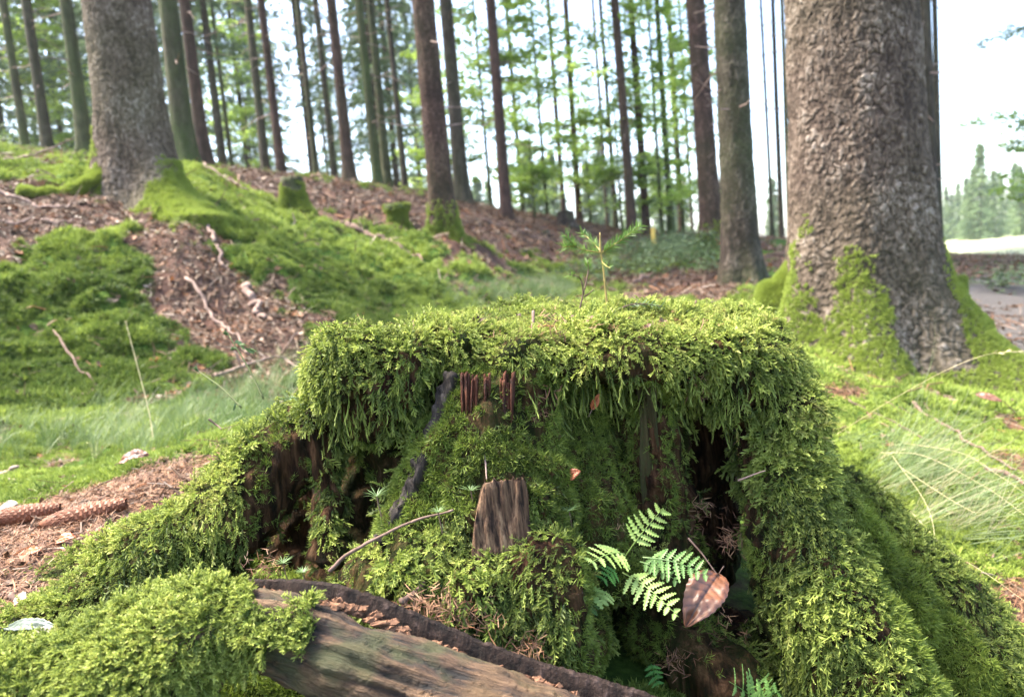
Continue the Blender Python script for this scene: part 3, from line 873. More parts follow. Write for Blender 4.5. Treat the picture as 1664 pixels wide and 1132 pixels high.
n3 = N(n, 'ShaderNodeTexNoise', Scale=9, Detail=4); l.new(mp.outputs[0], n3.inputs['Vector'])
base = ramp(n, l, hm.outputs[0], [(0.34, (0.008, 0.005, 0.003)), (0.46, (0.030, 0.014, 0.006)), (0.58, (0.085, 0.043, 0.020)), (0.78, (0.19, 0.11, 0.056))]).outputs[0]
c = mixc(n, l, ramp(n, l, n2.outputs['Fac'], [(0.50, (0, 0, 0)), (0.62, (.75, .75, .75))]).outputs[0], base, (0.045, 0.050, 0.012))
c = mixc(n, l, ramp(n, l, n3.outputs['Fac'], [(0.56, (0, 0, 0)), (0.66, (.6, .6, .6))]).outputs[0], c, (0.12, 0.068, 0.024))
p = N(n, 'ShaderNodeBsdfPrincipled', Roughness=.75); l.new(c, p.inputs['Base Color'])
b = N(n, 'ShaderNodeBump', Strength=1.0, Distance=.010); l.new(n1.outputs['Fac'], b.inputs['Height']); l.new(b.outputs[0], p.inputs['Normal'])
o = n.new('ShaderNodeOutputMaterial'); l.new(p.outputs[0], o.inputs[0]); M['log'] = m

LL = P(500, 1130, .6); LL[2] = 0
log = thing('rotten_log', 'decaying log with a thick moss cushion on its left end, in front of the stump', 'log', LL)
lp = [limb([(300, 1010, .63, .028), (400, 1018, .62, .032), (520, 1058, .61, .035), (700, 1136, .60, .043), (900, 1226, .585, .050), (1150, 1335, .57, .055)], 50, 28),
      limb([(305, 1002, .63, .026), (230, 1056, .61, .043), (120, 1140, .585, .053), (0, 1185, .56, .055), (-100, 1240, .54, .05)], 30),
      limb([(310, 1003, .62, .028), (340, 1012, .615, .032), (290, 1062, .60, .046), (200, 1150, .58, .058)], 20)]
log_me = union_mesh(lp, .0032, M['log'], 'log_wood', 3)
co = get_co(log_me); no = get_no(log_me)
ax = ldir / np.linalg.norm(ldir)
al = (co - LL) @ ax
q = (co - np.outer((co - LL) @ ax, ax) * 0.9)
gr0 = fbm(np.stack([al * 9, *((co - LL) - np.outer(al, ax)).T[1:] * 95], 1), 4)
co = co + no * (gr0 * .013 - np.maximum(gr0 - .25, 0) * .03 + fbm(co * 18, 3) * .010)[:, None]
log_me.attributes.new('h', 'FLOAT', 'POINT').data.foreach_set('value', gr0)
log_me.vertices.foreach_set('co', co.ravel()); log_me.update()
pts, nor = surf_sample(log_me, 110000, 9)
link('wood', local(log_me, LL), log)
px, py = proj(pts)
e = 18 * fbm(np.stack([px / 30, py / 30, 0 * px], 1), 3)
k = (px + e < 418) & ((py < 1085 + 0 * px) | (px < 345)) & (nor[:, 2] > -.5)
k |= inpoly(px + e, py + e, [(430, 1000), (470, 985), (510, 985), (515, 1030), (490, 1060), (400, 1040), (380, 1010)])
k |= inpoly(px + e, py + e, [(385, 960), (450, 1000), (440, 1050), (380, 1060)]) & (r.rand(len(px)) < .6)
k &= nor[:, 1] < .6
r = R(6)
sel = k & (r.rand(len(px)) < .42)
sp, sn = pts[sel], nor[sel]; nn = len(sp)
steep = np.clip(1 - sn[:, 2], 0, 1)[:, None]
flow = np.stack([fbm(sp * 12, 2), fbm(sp * 12 + 30, 2), fbm(sp * 12 + 60, 2)], 1)
dirv = sn * .65 + np.array([0, 0, -1.0]) * (.8 * steep) + flow + r.randn(nn, 3) * .35 + np.array([-.1, -.2, 0])
scatter('moss', sp + sn * (r.rand(nn) * .006)[:, None], dirv, .55 + .45 * r.rand(nn), .62 + .6 * fbm(sp * 9, 3) + .2 * r.randn(nn) - .2 * steep[:, 0], C_SPRIG, 6, log,
        xref=np.array([0, 0, -1.0]) + r.randn(nn, 3) * .5, loc=LL, seed=12)
# lower, shaded, mossy body under the log
under_me = union_mesh([limb([(330, 1150, .70, .06), (600, 1180, .69, .07), (900, 1260, .66, .07)], 30)], .007, M['stumpwood'], 'log_underside', 2)
a_ = under_me.attributes.new('green', 'FLOAT', 'POINT'); a_.data.foreach_set('value', np.full(len(under_me.vertices), .7))
pts, nor = surf_sample(under_me, 16000, 10)
link('underside', local(under_me, LL), log)
sel = r.rand(len(pts)) < .6
scatter('short_moss', pts[sel], nor[sel] + r.randn(sel.sum(), 3) * .3, .7 + .5 * r.rand(sel.sum()), .5 + .3 * r.randn(sel.sum()), C_SHORT, 4, log, loc=LL, seed=4)
# upturned bark ridge behind the log
M['darkbark'] = woody('dark_bark', [(0.35, (0.005, 0.003, 0.002)), (0.55, (0.022, 0.012, 0.008)), (0.75, (0.11, 0.072, 0.058))], (1, 1, 1), 70, .9, .004)
rid = np.array([np.append(P(a, b_, Y), h) for a, b_, Y, h in [(398, 944, .655, .002), (450, 952, .655, .006), (540, 964, .65, .0085), (620, 990, .648, .0095), (740, 1040, .645, .0095), (860, 1086, .64, .009), (960, 1120, .635, .012), (1090, 1162, .63, .012), (1250, 1230, .62, .010)]])
s = spline(rid, 220)
hh = s[:, 3] * (1.12 + .22 * fbm(s[:, :3] * 28, 2) + .16 * noise(s[:, :3] * 170))
T, A, B = frames(s[:, :3]); up = np.array([0, .35, .94])
prof = []
for a_, b_ in ((-.0025, -1.4), (-.0030, -.2), (-.0020, .75), (-.0002, 1.0), (.0012, .8), (.002, -1.4)):
    prof.append(s[:, :3] + up * (hh * b_)[:, None] + np.array([0, 1, 0]) * (a_ + .0015 * fbm(s[:, :3] * 120 + b_, 2))[:, None] + up * (.0012 * fbm(s[:, :3] * 200 + b_ * 3, 2))[:, None])
pv = np.stack(prof, 1).reshape(-1, 3)
mb = MB(); mb.add(pv - LL, [tuple(q) for q in grid_quads(6, 220, True)])
link('bark_ridge', mb.mesh('bark_ridge', M['darkbark']), log, label='dark upturned strip of bark along the back of the log')
mb = MB(); rr_ = R(3)
for i in range(70):                                              # crumbled rot between log and ridge
    t = rr_.rand(); c = s[int(t * 150) + 8, :3] + np.array([0, -.012 - .012 * rr_.rand(), .004 * rr_.rand() - .003])
    v, f = ellip(np.zeros(3), (.004 + .006 * rr_.rand(), .003, .0025), 1, 7, 5)
    mb.add((v + .001 * rr_.randn(*v.shape)) + c - LL, f)
M['crumb'] = plain('rot_crumbs', (.16, .08, .045), .9, 0, .5, 120)
link('rot_crumbs', mb.mesh('rot_crumbs', M['crumb']), log, kind='stuff')

# ------------------------------------------------------------------ trees
def trunk_mesh(name, rb, H, mat, seg=14, rows=24, flare=0.35, fh=0.25, lobes=None, seed=0, plate=None, ztop=None, bend=0.0, green=0.3, zpow=1.6, swell=.22):
    """tapering trunk with root flare; plate = plates per metre for real relief"""
    r_ = R(seed)
    z = H * np.linspace(0, 1, rows) ** zpow
    z[0] = -0.6
    if ztop: z = np.concatenate([np.linspace(-.6, ztop, rows), np.linspace(ztop, H, 14)[1:]])
    th = np.linspace(0, 2 * math.pi, seg, endpoint=False)
    Z, TH = np.meshgrid(z, th, indexing='ij')
    Zp = np.maximum(Z, 0)
    rad = rb * (1 - 0.8 * (Zp / H) ** 1.1) * (1 + swell * np.exp(-Zp / .75))
    fl = flare * np.exp(-np.maximum(Z, -.1) / fh)
    if lobes:
        L_ = sum(a * np.exp(-(np.mod(TH - t + math.pi, 2 * math.pi) - math.pi) ** 2 / (2 * w ** 2)) for t, a, w in lobes)
        rad = rad * (1 + fl * (0.35 + L_))
        rad = rad * (1 + 0.05 * np.exp(-Zp / 1.2) * L_)
    else:
        k_ = r_.randint(3, 6); rad = rad * (1 + fl * (0.8 + 0.5 * np.cos(k_ * TH + r_.rand() * 6)))
    q = np.stack([np.cos(TH), np.sin(TH), Z / rb * .5], -1).reshape(-1, 3)
    rad = rad * (1 + .06 * fbm(q * 1.5 + seed, 3).reshape(rad.shape))
    h = np.full(rad.shape, .5)
    if plate:
        per = int(2 * math.pi * rb * plate)
        uu = TH / (2 * math.pi) * per
        cyl = lambda f_, g_: np.stack([np.cos(TH) * rb * f_, np.sin(TH) * rb * f_, Z * g_], -1).reshape(-1, 3)
        w1, w2 = fbm(cyl(16, 16) + 4, 4), fbm(cyl(16, 16) + 34, 4)
        U_, V_ = uu.ravel() + w1 * 1.7, Z.ravel() * plate * .58 + w2 * 1.3
        f1, f2, cid = worley2(U_, V_, per)
        g1, g2, gid = worley2(U_ * 2 + w2, V_ * 1.8 + w1, per * 2)
        hv = (cid % 64) / 64.0
        crack = sstep(0.0, 0.22, f2 - f1)
        fine = sstep(0.0, 0.30, g2 - g1)
        lift = np.mod(V_, 1) * .5                                       # flakes stand off at their lower edge
        soft = sstep(-.35, .35, fbm(cyl(5, 3.5) + 60, 3))
        nz = fbm(cyl(45, 45), 3)
        furrow = fbm(cyl(26, 4.5) + 11, 3)
        hh_ = (.25 + .55 * crack * (.5 + .5 * hv)) * (1 - .45 * soft) + .22 * fine * ((gid % 8) / 8.0) + .30 * nz + .35 * furrow * (.3 + np.exp(-Zp.ravel() / .7))
        rad = rad + ((hh_ - .5) * .016).reshape(rad.shape)
        h = (.20 + .62 * hh_ + .10 * nz).reshape(rad.shape)
    else:
        q = np.stack([np.cos(TH) * 3, np.sin(TH) * 3, Z * 2.2], -1).reshape(-1, 3)
        h = .5 + .35 * fbm(q * 1.3 + seed * 2, 4).reshape(rad.shape)
        rad = rad * (1 + .05 * (h - .5))
    bx = bend * (Zp / H) ** 1.5 + .02 * np.sin(Zp * .9 + seed) * (Zp / H)
    v = np.stack([rad * np.cos(TH) + bx, rad * np.sin(TH), Z], -1).reshape(-1, 3)
    gr_ = np.clip(green * (0.6 + 1.6 * fbm(v * 1.3 + seed, 3)) + .8 * np.exp(-Zp.ravel() / .25) * green, 0, 1)
    gr_ = np.maximum(gr_, 0)
    quads = grid_quads(seg, len(z), True)
    return np_mesh(name, v, quads, mat, True, {'h': h.ravel(), 'green': gr_})

def moss_on(me, parent, n, sel, size, tint0, coll=None, nvar=4, seed=0, ext=0.9):
    pts, nor = surf_sample(me, n, seed, lambda c: ((c[:, 2] < 1.0) & (c[:, 2] > -.5)).astype(float))
    k = sel(pts, nor)
    pts, nor = pts[k], nor[k]; m_ = len(pts); r_ = R(seed)
    scatter('moss', pts, nor * ext + np.array([0, 0, -.2]) + r_.randn(m_, 3) * .35, size * (.7 + .6 * r_.rand(m_)), tint0 + .6 * fbm(pts * 4, 3) + .2 * r_.randn(m_), coll or C_GMOSS, nvar, parent, seed=seed)

# the great right trunk
bx, by = P(1400, 560, 3.3)[:2]
rt = thing('spruce_tree', 'thick flaky-barked spruce with mossy root flare standing right behind the stump', 'tree', (bx, by, gz(bx, by - .2) - .06))
lob = [(math.radians(a), s_, w_) for a, s_, w_ in [(200, 2.6, .26), (245, 1.9, .30), (290, .6, .2), (325, 2.5, .34), (20, 1.6, .3), (80, 1.5, .3), (140, 1.4, .3)]]
me = trunk_mesh('trunk', .268, 24, M['bark_big'], 620, 620, .32, .26, lob, 3, plate=50, ztop=2.2, green=.12, swell=.16)
link('trunk', me, rt)
def selr(p, nn_):
    th = np.degrees(np.arctan2(p[:, 1], p[:, 0])) % 360
    lim = np.zeros(len(p)) + .02
    for c, w, hgt in ((198, 24, .48), (243, 22, .44), (330, 24, .46), (20, 30, .4), (110, 60, .4)):
        dlt = (th - c + 180) % 360 - 180
        lim = np.maximum(lim, hgt * np.exp(-(dlt / w) ** 4))
    return (p[:, 2] < lim * (.75 + 1.1 * fbm(p * 9, 3) + .5 * R(8).rand(len(p)) ** 2)) & (fbm(p * 13 + 50, 2) > -.45) & (p[:, 2] > -.3) & (R(1).rand(len(p)) < .8)
moss_on(me, rt, 90000, selr, .62, 1.0, seed=2)

# the great left trunk on the bank
bx, by = P(232, 312, 5.4)[:2]
lt = thing('spruce_tree', 'stout pale-barked spruce with bright moss on its root flare, on top of the left bank', 'tree', (bx, by, gz(bx, by - .25) - .05))
lob = [(math.radians(a), s_, w_) for a, s_, w_ in [(187, 2.4, .30), (318, 2.0, .30), (355, 1.2, .3), (60, 1.5, .3), (120, 1.4, .3)]]
me = trunk_mesh('trunk', .228, 24, M['bark_left'], 400, 400, .56, .22, lob, 5, plate=42, ztop=2.6, green=.22, swell=.14)
link('trunk', me, lt)
def sell(p, nn_):
    th = np.degrees(np.arctan2(p[:, 1], p[:, 0])) % 360
    lim = np.zeros(len(p)) + .01
    for c, w, hgt in ((195, 34, .44), (322, 24, .30), (0, 30, .25), (60, 40, .3)):
        dlt = (th - c + 180) % 360 - 180
        lim = np.maximum(lim, hgt * np.exp(-(dlt / w) ** 4))
    return (p[:, 2] < lim * (.75 + 1.1 * fbm(p * 9, 3) + .5 * R(8).rand(len(p)) ** 2)) & (fbm(p * 13 + 50, 2) > -.45) & (p[:, 2] > -.5)
moss_on(me, lt, 42000, sell, .9, 1.1, seed=3)

def root(parent, rows, seed, n=9000, size=.9, tint0=1.0, lift=0.0):
    """surface root running from the trunk over the ground, with its moss"""
    P0 = np.array(parent.location)
    c = np.array([np.append(P(a, b_, Y), r__) for a, b_, Y, r__ in rows])
    for i_, q in enumerate(c[1:]): q[2] = gz(q[0], q[1]) + q[3] * .05 + (.35 * (c[0][2] - gz(c[0][0], c[0][1])) if i_ == 0 else 0)
    s_ = spline(c, 30)
    v, f = tube_geo(s_[:, :3] - P0, s_[:, 3], 22, .8, seed)
    mb_ = MB(); mb_.add(v, f); me_r = mb_.mesh('root', M['bark_grey'], True)
    me_r.attributes.new('h', 'FLOAT', 'POINT').data.foreach_set('value', np.full(len(v), .4))
    me_r.attributes.new('green', 'FLOAT', 'POINT').data.foreach_set('value', np.full(len(v), .9))
    o_ = link('root', me_r, parent)
    p_, n_ = surf_sample(me_r, n, seed); k_ = (fbm(p_ * 6 + seed, 2) > -.35) & (n_[:, 2] > -.3); p_, n_ = p_[k_], n_[k_]; r_ = R(seed)
    scatter('moss', p_, n_ + r_.randn(len(p_), 3) * .35, size * (.7 + .6 * r_.rand(len(p_))), tint0 + .6 * fbm(p_ * 5, 3) + .2 * r_.randn(len(p_)), C_GMOSS, 5, o_, seed=seed)
root(lt, [(200, 258, 5.35, .06), (150, 264, 5.25, .07), (95, 280, 5.15, .06), (30, 292, 5.05, .045)], 61)
root(lt, [(272, 270, 5.35, .08), (298, 310, 5.2, .075), (335, 340, 5.05, .055), (372, 372, 4.9, .035)], 63)
root(lt, [(268, 290, 5.25, .07), (280, 325, 5.05, .06), (292, 350, 4.9, .035)], 64, 7000)
root(rt, [(1525, 470, 3.3, .10), (1568, 545, 3.2, .10), (1610, 600, 3.05, .075), (1690, 650, 2.9, .05)], 65, 16000, .62)
root(rt, [(1300, 440, 3.4, .06), (1258, 455, 3.45, .085), (1205, 478, 3.55, .06), (1150, 492, 3.7, .04)], 66, 14000, .62)

def crown_mesh(seed, H, z0, nb, Lb, mat, leaf=0.10, per=26, droop=.35, flat=False):
    """conifer crown: whorled drooping branches clothed in small needle faces"""
    r_ = R(seed)
    z = z0 + (H - z0) * r_.rand(nb) ** .9
    az = r_.rand(nb) * 2 * math.pi
    Ln = Lb * (1.05 - .85 * ((z - z0) / (H - z0))) * (.45 + .7 * r_.rand(nb))
    k = per
    t = r_.rand(nb, k) ** .75
    zz = z[:, None] + .1 * Ln[:, None] * t - droop * Ln[:, None] * t ** 1.8 + r_.randn(nb, k) * .05
    sp = (r_.rand(nb, k) - .5) * .55 * Ln[:, None] * (1.1 - t)
    ca, sa = np.cos(az)[:, None], np.sin(az)[:, None]
    rad = Ln[:, None] * t
    c = np.stack([rad * ca - sp * sa, rad * sa + sp * ca, zz - np.abs(sp) * .3], -1).reshape(-1, 3)
    m_ = len(c)
    d1 = np.stack([(ca * .6 * np.ones((nb, k))).ravel(), (sa * .6 * np.ones((nb, k))).ravel(), np.full(m_, -.35)], 1) + r_.randn(m_, 3) * .5
    d1 /= np.linalg.norm(d1, axis=1)[:, None]
    d2 = np.cross(d1, r_.randn(m_, 3)); d2 /= np.linalg.norm(d2, axis=1)[:, None]
    a = (leaf * (.7 + .9 * r_.rand(m_)))[:, None]
    v = np.stack([c - d1 * a, c + d2 * a * .28, c + d1 * a, c - d2 * a * .28], 1).reshape(-1, 3)
    # branch sticks
    bs = np.stack([0 * z, 0 * z, z], 1)
    be = np.stack([Ln * np.cos(az), Ln * np.sin(az), z + .1 * Ln - droop * Ln], 1)
    w_ = np.array([0, 0, .012])
    sv = np.stack([bs - w_, bs + w_, be + w_ * .3, be - w_ * .3], 1).reshape(-1, 3)
    v = np.vstack([v, sv])
    return np_mesh('crown', v, np.arange(len(v)).reshape(-1, 4), mat, False)

def leaf_mesh(seed, H, z0, nb, Lb, mat, leaf=.035, per=70):
    """beech crown: level sprays of small leaves"""
    r_ = R(seed)
    z = z0 + (H - z0) * r_.rand(nb); az = r_.rand(nb) * 6.283
    Ln = Lb * (.4 + .7 * r_.rand(nb))
    t = r_.rand(nb, per) ** .6
    sp = r_.randn(nb, per) * .16 * Ln[:, None] * (.3 + t)
    ca, sa = np.cos(az)[:, None], np.sin(az)[:, None]
    zz = z[:, None] + .28 * Ln[:, None] * t - .16 * Ln[:, None] * t ** 2 + r_.randn(nb, per) * .035
    rad = Ln[:, None] * t
    c = np.stack([rad * ca - sp * sa, rad * sa + sp * ca, zz], -1).reshape(-1, 3); m_ = len(c)
    nrm = np.array([0, 0, 1.0]) + r_.randn(m_, 3) * .35
    d1 = np.cross(nrm, r_.randn(m_, 3)); d1 /= np.linalg.norm(d1, axis=1)[:, None]
    d2 = np.cross(nrm, d1); d2 /= np.linalg.norm(d2, axis=1)[:, None]
    a = (leaf * (.7 + .7 * r_.rand(m_)))[:, None]
    v = np.stack([c - d1 * a, c + d2 * a * .55, c + d1 * a, c - d2 * a * .55], 1).reshape(-1, 3)
    bs = np.stack([0 * z, 0 * z, z], 1); be = np.stack([Ln * np.cos(az), Ln * np.sin(az), z + .12 * Ln], 1)
    w_ = np.array([0, 0, .006]); sv = np.stack([bs - w_, bs + w_, be + w_ * .3, be - w_ * .3], 1).reshape(-1, 3)
    v = np.vstack([v, sv])
    return np_mesh('crown', v, np.arange(len(v)).reshape(-1, 4), mat, False)

def twigs_mesh(seed, H, z0, n_, L, rb):
    """dead side stubs on a trunk"""
    r_ = R(seed); mb_ = MB()
    for i in range(n_):
        z = z0 + (H - z0) * r_.rand(); a = r_.rand() * 6.283; l_ = L * (.2 + .8 * r_.rand())
        d_ = np.array([math.cos(a), math.sin(a), -.1 + .2 * r_.randn()])
        p0 = np.array([0, 0, z]); p2 = p0 + d_ * (rb + l_); p1 = (p0 + p2) / 2 + np.array([0, 0, .04 * r_.randn()])
        v, f = tube_geo([p0, p1, p2], [.010, .007, .003], 3); mb_.add(v, f)
    return mb_.mesh('dead_twigs', M['deadwood'])
TW = [twigs_mesh(i, 9, 1.0, 44, .6, .12) for i in range(3)]
HIGH = [crown_mesh(40 + i, 22, 11, 170, 2.6, M['spruce'], .16, 22) for i in range(2)]

def tree(px_, py_, Y, wpx, label, mat='bark_grey', green=.25, seed=0, bend=0, moss=False, H=20, twig=True, name='spruce_tree', high=True, group=None):
    x, y = P(px_, py_, Y)[:2]
    rb = wpx * Y / FPX / 2
    t = thing(name, label, 'tree', (x, y, gz(x, y) - .03), group)
    t.rotation_euler = (math.radians(R(seed).randn() * .35), math.radians(R(seed + 5).randn() * .45), 0)
    if wpx > 30: me = trunk_mesh('trunk', rb, H, M[mat], 150, 300, .5, .22, None, seed, plate=44 if wpx > 45 else 34, ztop=3.2, green=green, bend=bend)
    else: me = trunk_mesh('trunk', rb, H, M[mat], 20 if wpx > 18 else 12, 40, .5, .22, None, seed, green=green, bend=bend)
    link('trunk', me, t)
    if moss:
        moss_on(me, t, 9000, lambda p, nn_: (p[:, 2] < .34 * (1 + 1.4 * fbm(p * 5, 2))) & (p[:, 2] > -.3) & (R(2).rand(len(p)) < 1.2 * np.exp(-np.maximum(p[:, 2], 0) / .13)), 1.3, .8, seed=seed)
    if twig:
        o_ = link('dead_twigs', TW[seed % 3], t); o_.rotation_euler.z = seed * 1.7; o_['kind'] = 'stuff'
    if high and H > 15:
        o_ = link('crown', HIGH[seed % 2], t); o_.rotation_euler.z = seed * 2.3
    return t

T_ = [  # px, py of base, depth, width px, material, green, moss, label
    (42, 238, 13.0, 12, 'bark_green', .5, 0, 'slim greenish conifer trunk, leftmost on the bank top'),
    (78, 242, 12.0, 15, 'bark_grey', .35, 0, 'straight grey trunk, second from the left on the bank top'),
    (139, 243, 9.5, 19, 'bark_green', .6, 0, 'mossy-green trunk just left of the stout pale spruce'),
    (302, 262, 8.0, 29, 'bark_grey', .7, 0, 'dark leaning trunk half hidden behind the stout pale spruce'),
    (334, 275, 9.5, 18, 'bark_red', .1, 0, 'reddish-brown trunk right of the stout pale spruce'),
    (378, 275, 22, 7, 'bark_green', .4, 0, 'very thin far trunk right of the reddish-brown one'),
    (433, 288, 14, 13, 'bark_grey', .4, 0, 'dark slim trunk, left one of a pair above the small dark stump'),
    (459, 290, 12.5, 13, 'bark_red', .1, 0, 'brown slim trunk, right one of a pair above the small dark stump'),
    (517, 305, 15, 9, 'bark_grey', .5, 0, 'thin dark trunk between the small dark stump and the flat-topped mossy stump'),
    (545, 305, 16, 10, 'bark_grey', .4, 0, 'thin grey trunk with short twigs left of a brown trunk'),
    (570, 308, 11.5, 17, 'bark_red', .15, 0, 'brown trunk rising left of the twin greenish trunks'),
    (616, 320, 12.0, 13, 'bark_green', .7, 0, 'greenish trunk, left of the close twin pair'),
    (632, 321, 12.6, 13, 'bark_green', .4, 0, 'grey-green trunk, right of the close twin pair'),
    (661, 327, 14, 9, 'bark_grey', .2, 0, 'thin dark trunk left of the thick dark spruce'),
    (722, 372, 7.0, 36, 'bark_red', .12, 1, 'thick dark red-brown spruce trunk with moss at its foot, middle left'),
    (752, 328, 12.0, 22, 'bark_grey', .2, 0, 'paler trunk directly right of the thick dark spruce'),
    (823, 352, 11, 17, 'bark_red', .05, 0, 'dark purple-brown trunk with a clean straight stem, centre'),
    (850, 346, 20, 7, 'bark_green', .5, 0, 'thin greenish trunk right of the dark purple-brown stem'),
    (916, 345, 22, 8, 'bark_red', .1, 0, 'thin reddish trunk among bright green leaves, centre'),
    (941, 352, 18, 10, 'bark_red', .1, 0, 'slim brown trunk behind the small dark weathered stump'),
    (987, 358, 24, 6, 'bark_grey', .3, 0, 'very thin trunk left of the sapling background'),
    (1001, 360, 19, 7, 'bark_grey', .3, 0, 'slender dark stem beside the paired brown trunks, centre right'),
    (1027, 362, 13, 15, 'bark_red', .2, 0, 'brown trunk, left one of the paired trunks, centre right'),
    (1050, 366, 14.5, 12, 'bark_red', .1, 0, 'brown trunk, right one of the paired trunks, centre right'),
    (1091, 378, 15, 10, 'bark_green', .8, 0, 'green-stained dark trunk with bright leaves around it'),
    (1107, 375, 20, 7, 'bark_red', .2, 0, 'thin brown trunk between the green-stained one and the dark straight spruce'),
    (1125, 372, 26, 5, 'bark_grey', .2, 0, 'hair-thin far trunk left of the dark straight spruce'),
    (1158, 396, 9.6, 31, 'bark_red', .15, 1, 'dark straight spruce with mossy foot, left of the flaky grey trunk'),
    (1206, 462, 6.2, 51, 'bark_grey', .35, 0, 'flaky grey trunk close to the left of the great right spruce'),
    (1256, 400, 13, 5, 'bark_grey', .3, 0, 'pole-thin sapling trunk left of the great right spruce'),
    (1271, 400, 20, 8, 'bark_grey', .2, 0, 'thin far trunk touching the left outline of the great right spruce'),
    (1284, 400, 24, 8, 'bark_green', .4, 0, 'thin far trunk mostly hidden by the great right spruce'),
    (1516, 420, 9, 22, 'bark_grey', .2, 0, 'dark trunk edge showing along the right side of the great right spruce'),
    (1528, 408, 14, 9, 'bark_grey', .3, 0, 'slim lone trunk against the open sky, right of the great right spruce'),
]
for i, (a, b_, Y, w_, mt, g_, ms, lb) in enumerate(T_):
    tree(a, b_, Y, w_, lb, mt, g_, i + 3, 0.0, bool(ms), high=(Y > 9))

# background conifers with live crowns
r = R(77)
CR_ = [crown_mesh(60 + i, 13 + i, 1.0 + .8 * i, 170, 2.1, M['spruce'], .10, 26) for i in range(4)]
BT = [trunk_mesh('trunk', .11, 14 + i, M['bark_grey'], 8, 10, .3, .2, None, 50 + i, green=.3) for i in range(3)]
k_ = 0
lab_bg = ['dark leafy conifer far behind the left bank, blurred', 'dark green conifer in the dense stand behind the bank']
for i in range(46):
    Y = 17 + 26 * r.rand(); px_ = -150 + 860 * ((i + r.rand()) / 46)
    if px_ > 560 and r.rand() < .45: continue
    if 470 < px_ < 500: continue
    x, y = P(px_, 300, Y)[:2]
    t = thing('conifer', 'dark green conifer in the dense blurred stand behind the left bank', 'tree', (x, y, gz(x, y) - .1), 'conifers behind the left bank')
    link('trunk', BT[i % 3], t)
    c_ = link('crown', CR_[i % 4], t); t.rotation_euler.z = r.rand() * 6; s_ = .8 + .4 * r.rand(); t.scale = (s_, s_, s_)
# low stand in the middle distance, haze painted into its needle colour
CF = [crown_mesh(80 + i, 8 + i, .6, 260, 1.9, M['sprucehazed'], .16, 22) for i in range(3)]
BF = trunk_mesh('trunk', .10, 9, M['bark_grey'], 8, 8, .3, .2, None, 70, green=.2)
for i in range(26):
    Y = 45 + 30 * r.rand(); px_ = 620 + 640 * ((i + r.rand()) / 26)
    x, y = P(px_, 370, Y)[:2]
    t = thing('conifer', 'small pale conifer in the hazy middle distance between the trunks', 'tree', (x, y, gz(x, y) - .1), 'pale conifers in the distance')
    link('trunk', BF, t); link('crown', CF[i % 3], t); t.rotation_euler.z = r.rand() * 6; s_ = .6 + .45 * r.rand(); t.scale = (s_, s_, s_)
# tree line across the meadow at right
CM = [crown_mesh(90 + i, 9 + i, .1, 300, 1.9, M['sprucehazed'], .13, 34) for i in range(3)]
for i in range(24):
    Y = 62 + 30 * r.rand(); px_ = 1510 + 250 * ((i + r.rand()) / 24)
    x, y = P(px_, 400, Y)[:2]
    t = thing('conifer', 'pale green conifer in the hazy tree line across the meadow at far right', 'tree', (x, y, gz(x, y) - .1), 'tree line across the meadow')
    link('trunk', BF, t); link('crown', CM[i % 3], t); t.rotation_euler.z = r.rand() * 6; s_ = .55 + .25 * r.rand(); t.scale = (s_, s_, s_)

# young beeches with bright leaves
LF = [leaf_mesh(30 + i, 7.5, .4, 92, 1.4, M['beech'], .055, 70) for i in range(3)] + [leaf_mesh(36, 3.0, .3, 34, .95, M['beech'], .05, 70)]
SB = trunk_mesh('trunk', .035, 8, M['bark_green'], 7, 12, .2, .2, None, 90, green=.5)
SB2 = trunk_mesh('trunk', .02, 3.2, M['bark_green'], 7, 12, .2, .2, None, 91, green=.5)
for (px_, Y, k_, s_, lb) in [(800, 15, 0, 1.0, 'young beech with pale bright leaves right of the dark purple-brown trunk'), (890, 16, 1, 1.1, 'tall young beech with loose bright leaves, centre of the picture'),
                             (960, 18, 3, 1.3, 'low leafy beech sapling behind the small dark weathered stump'), (1075, 14, 2, 1.0, 'bright leafy young beech by the green-stained trunk'),
                             (1110, 17, 1, 1.0, 'bright young beech left of the dark straight spruce'), (740, 16, 3, 1.2, 'low bright beech sapling right of the thick dark spruce'),
                             (1010, 15, 3, 1.3, 'bright beech sapling at the foot of the paired brown trunks'), (870, 13, 3, .8, 'small beech bush on the ridge in the centre'),
                             (100, 18, 1, 1.0, 'yellow-green young beech behind the left bank, near the left edge'), (420, 26, 0, 1.2, 'bright young beech seen far between the slim pair of trunks'),
                             (1700, 12, 3, 1.2, 'leafy bright beech reaching in at the right edge by the meadow')]:
    x, y = P(px_, 360, Y)[:2]
    t = thing('beech_tree', lb, 'young tree', (x, y, gz(x, y) - .05))
    link('trunk', SB2 if k_ == 3 else SB, t); link('leaves', LF[k_], t); t.scale = (s_, s_, s_); t.rotation_euler.z = px_ * .01
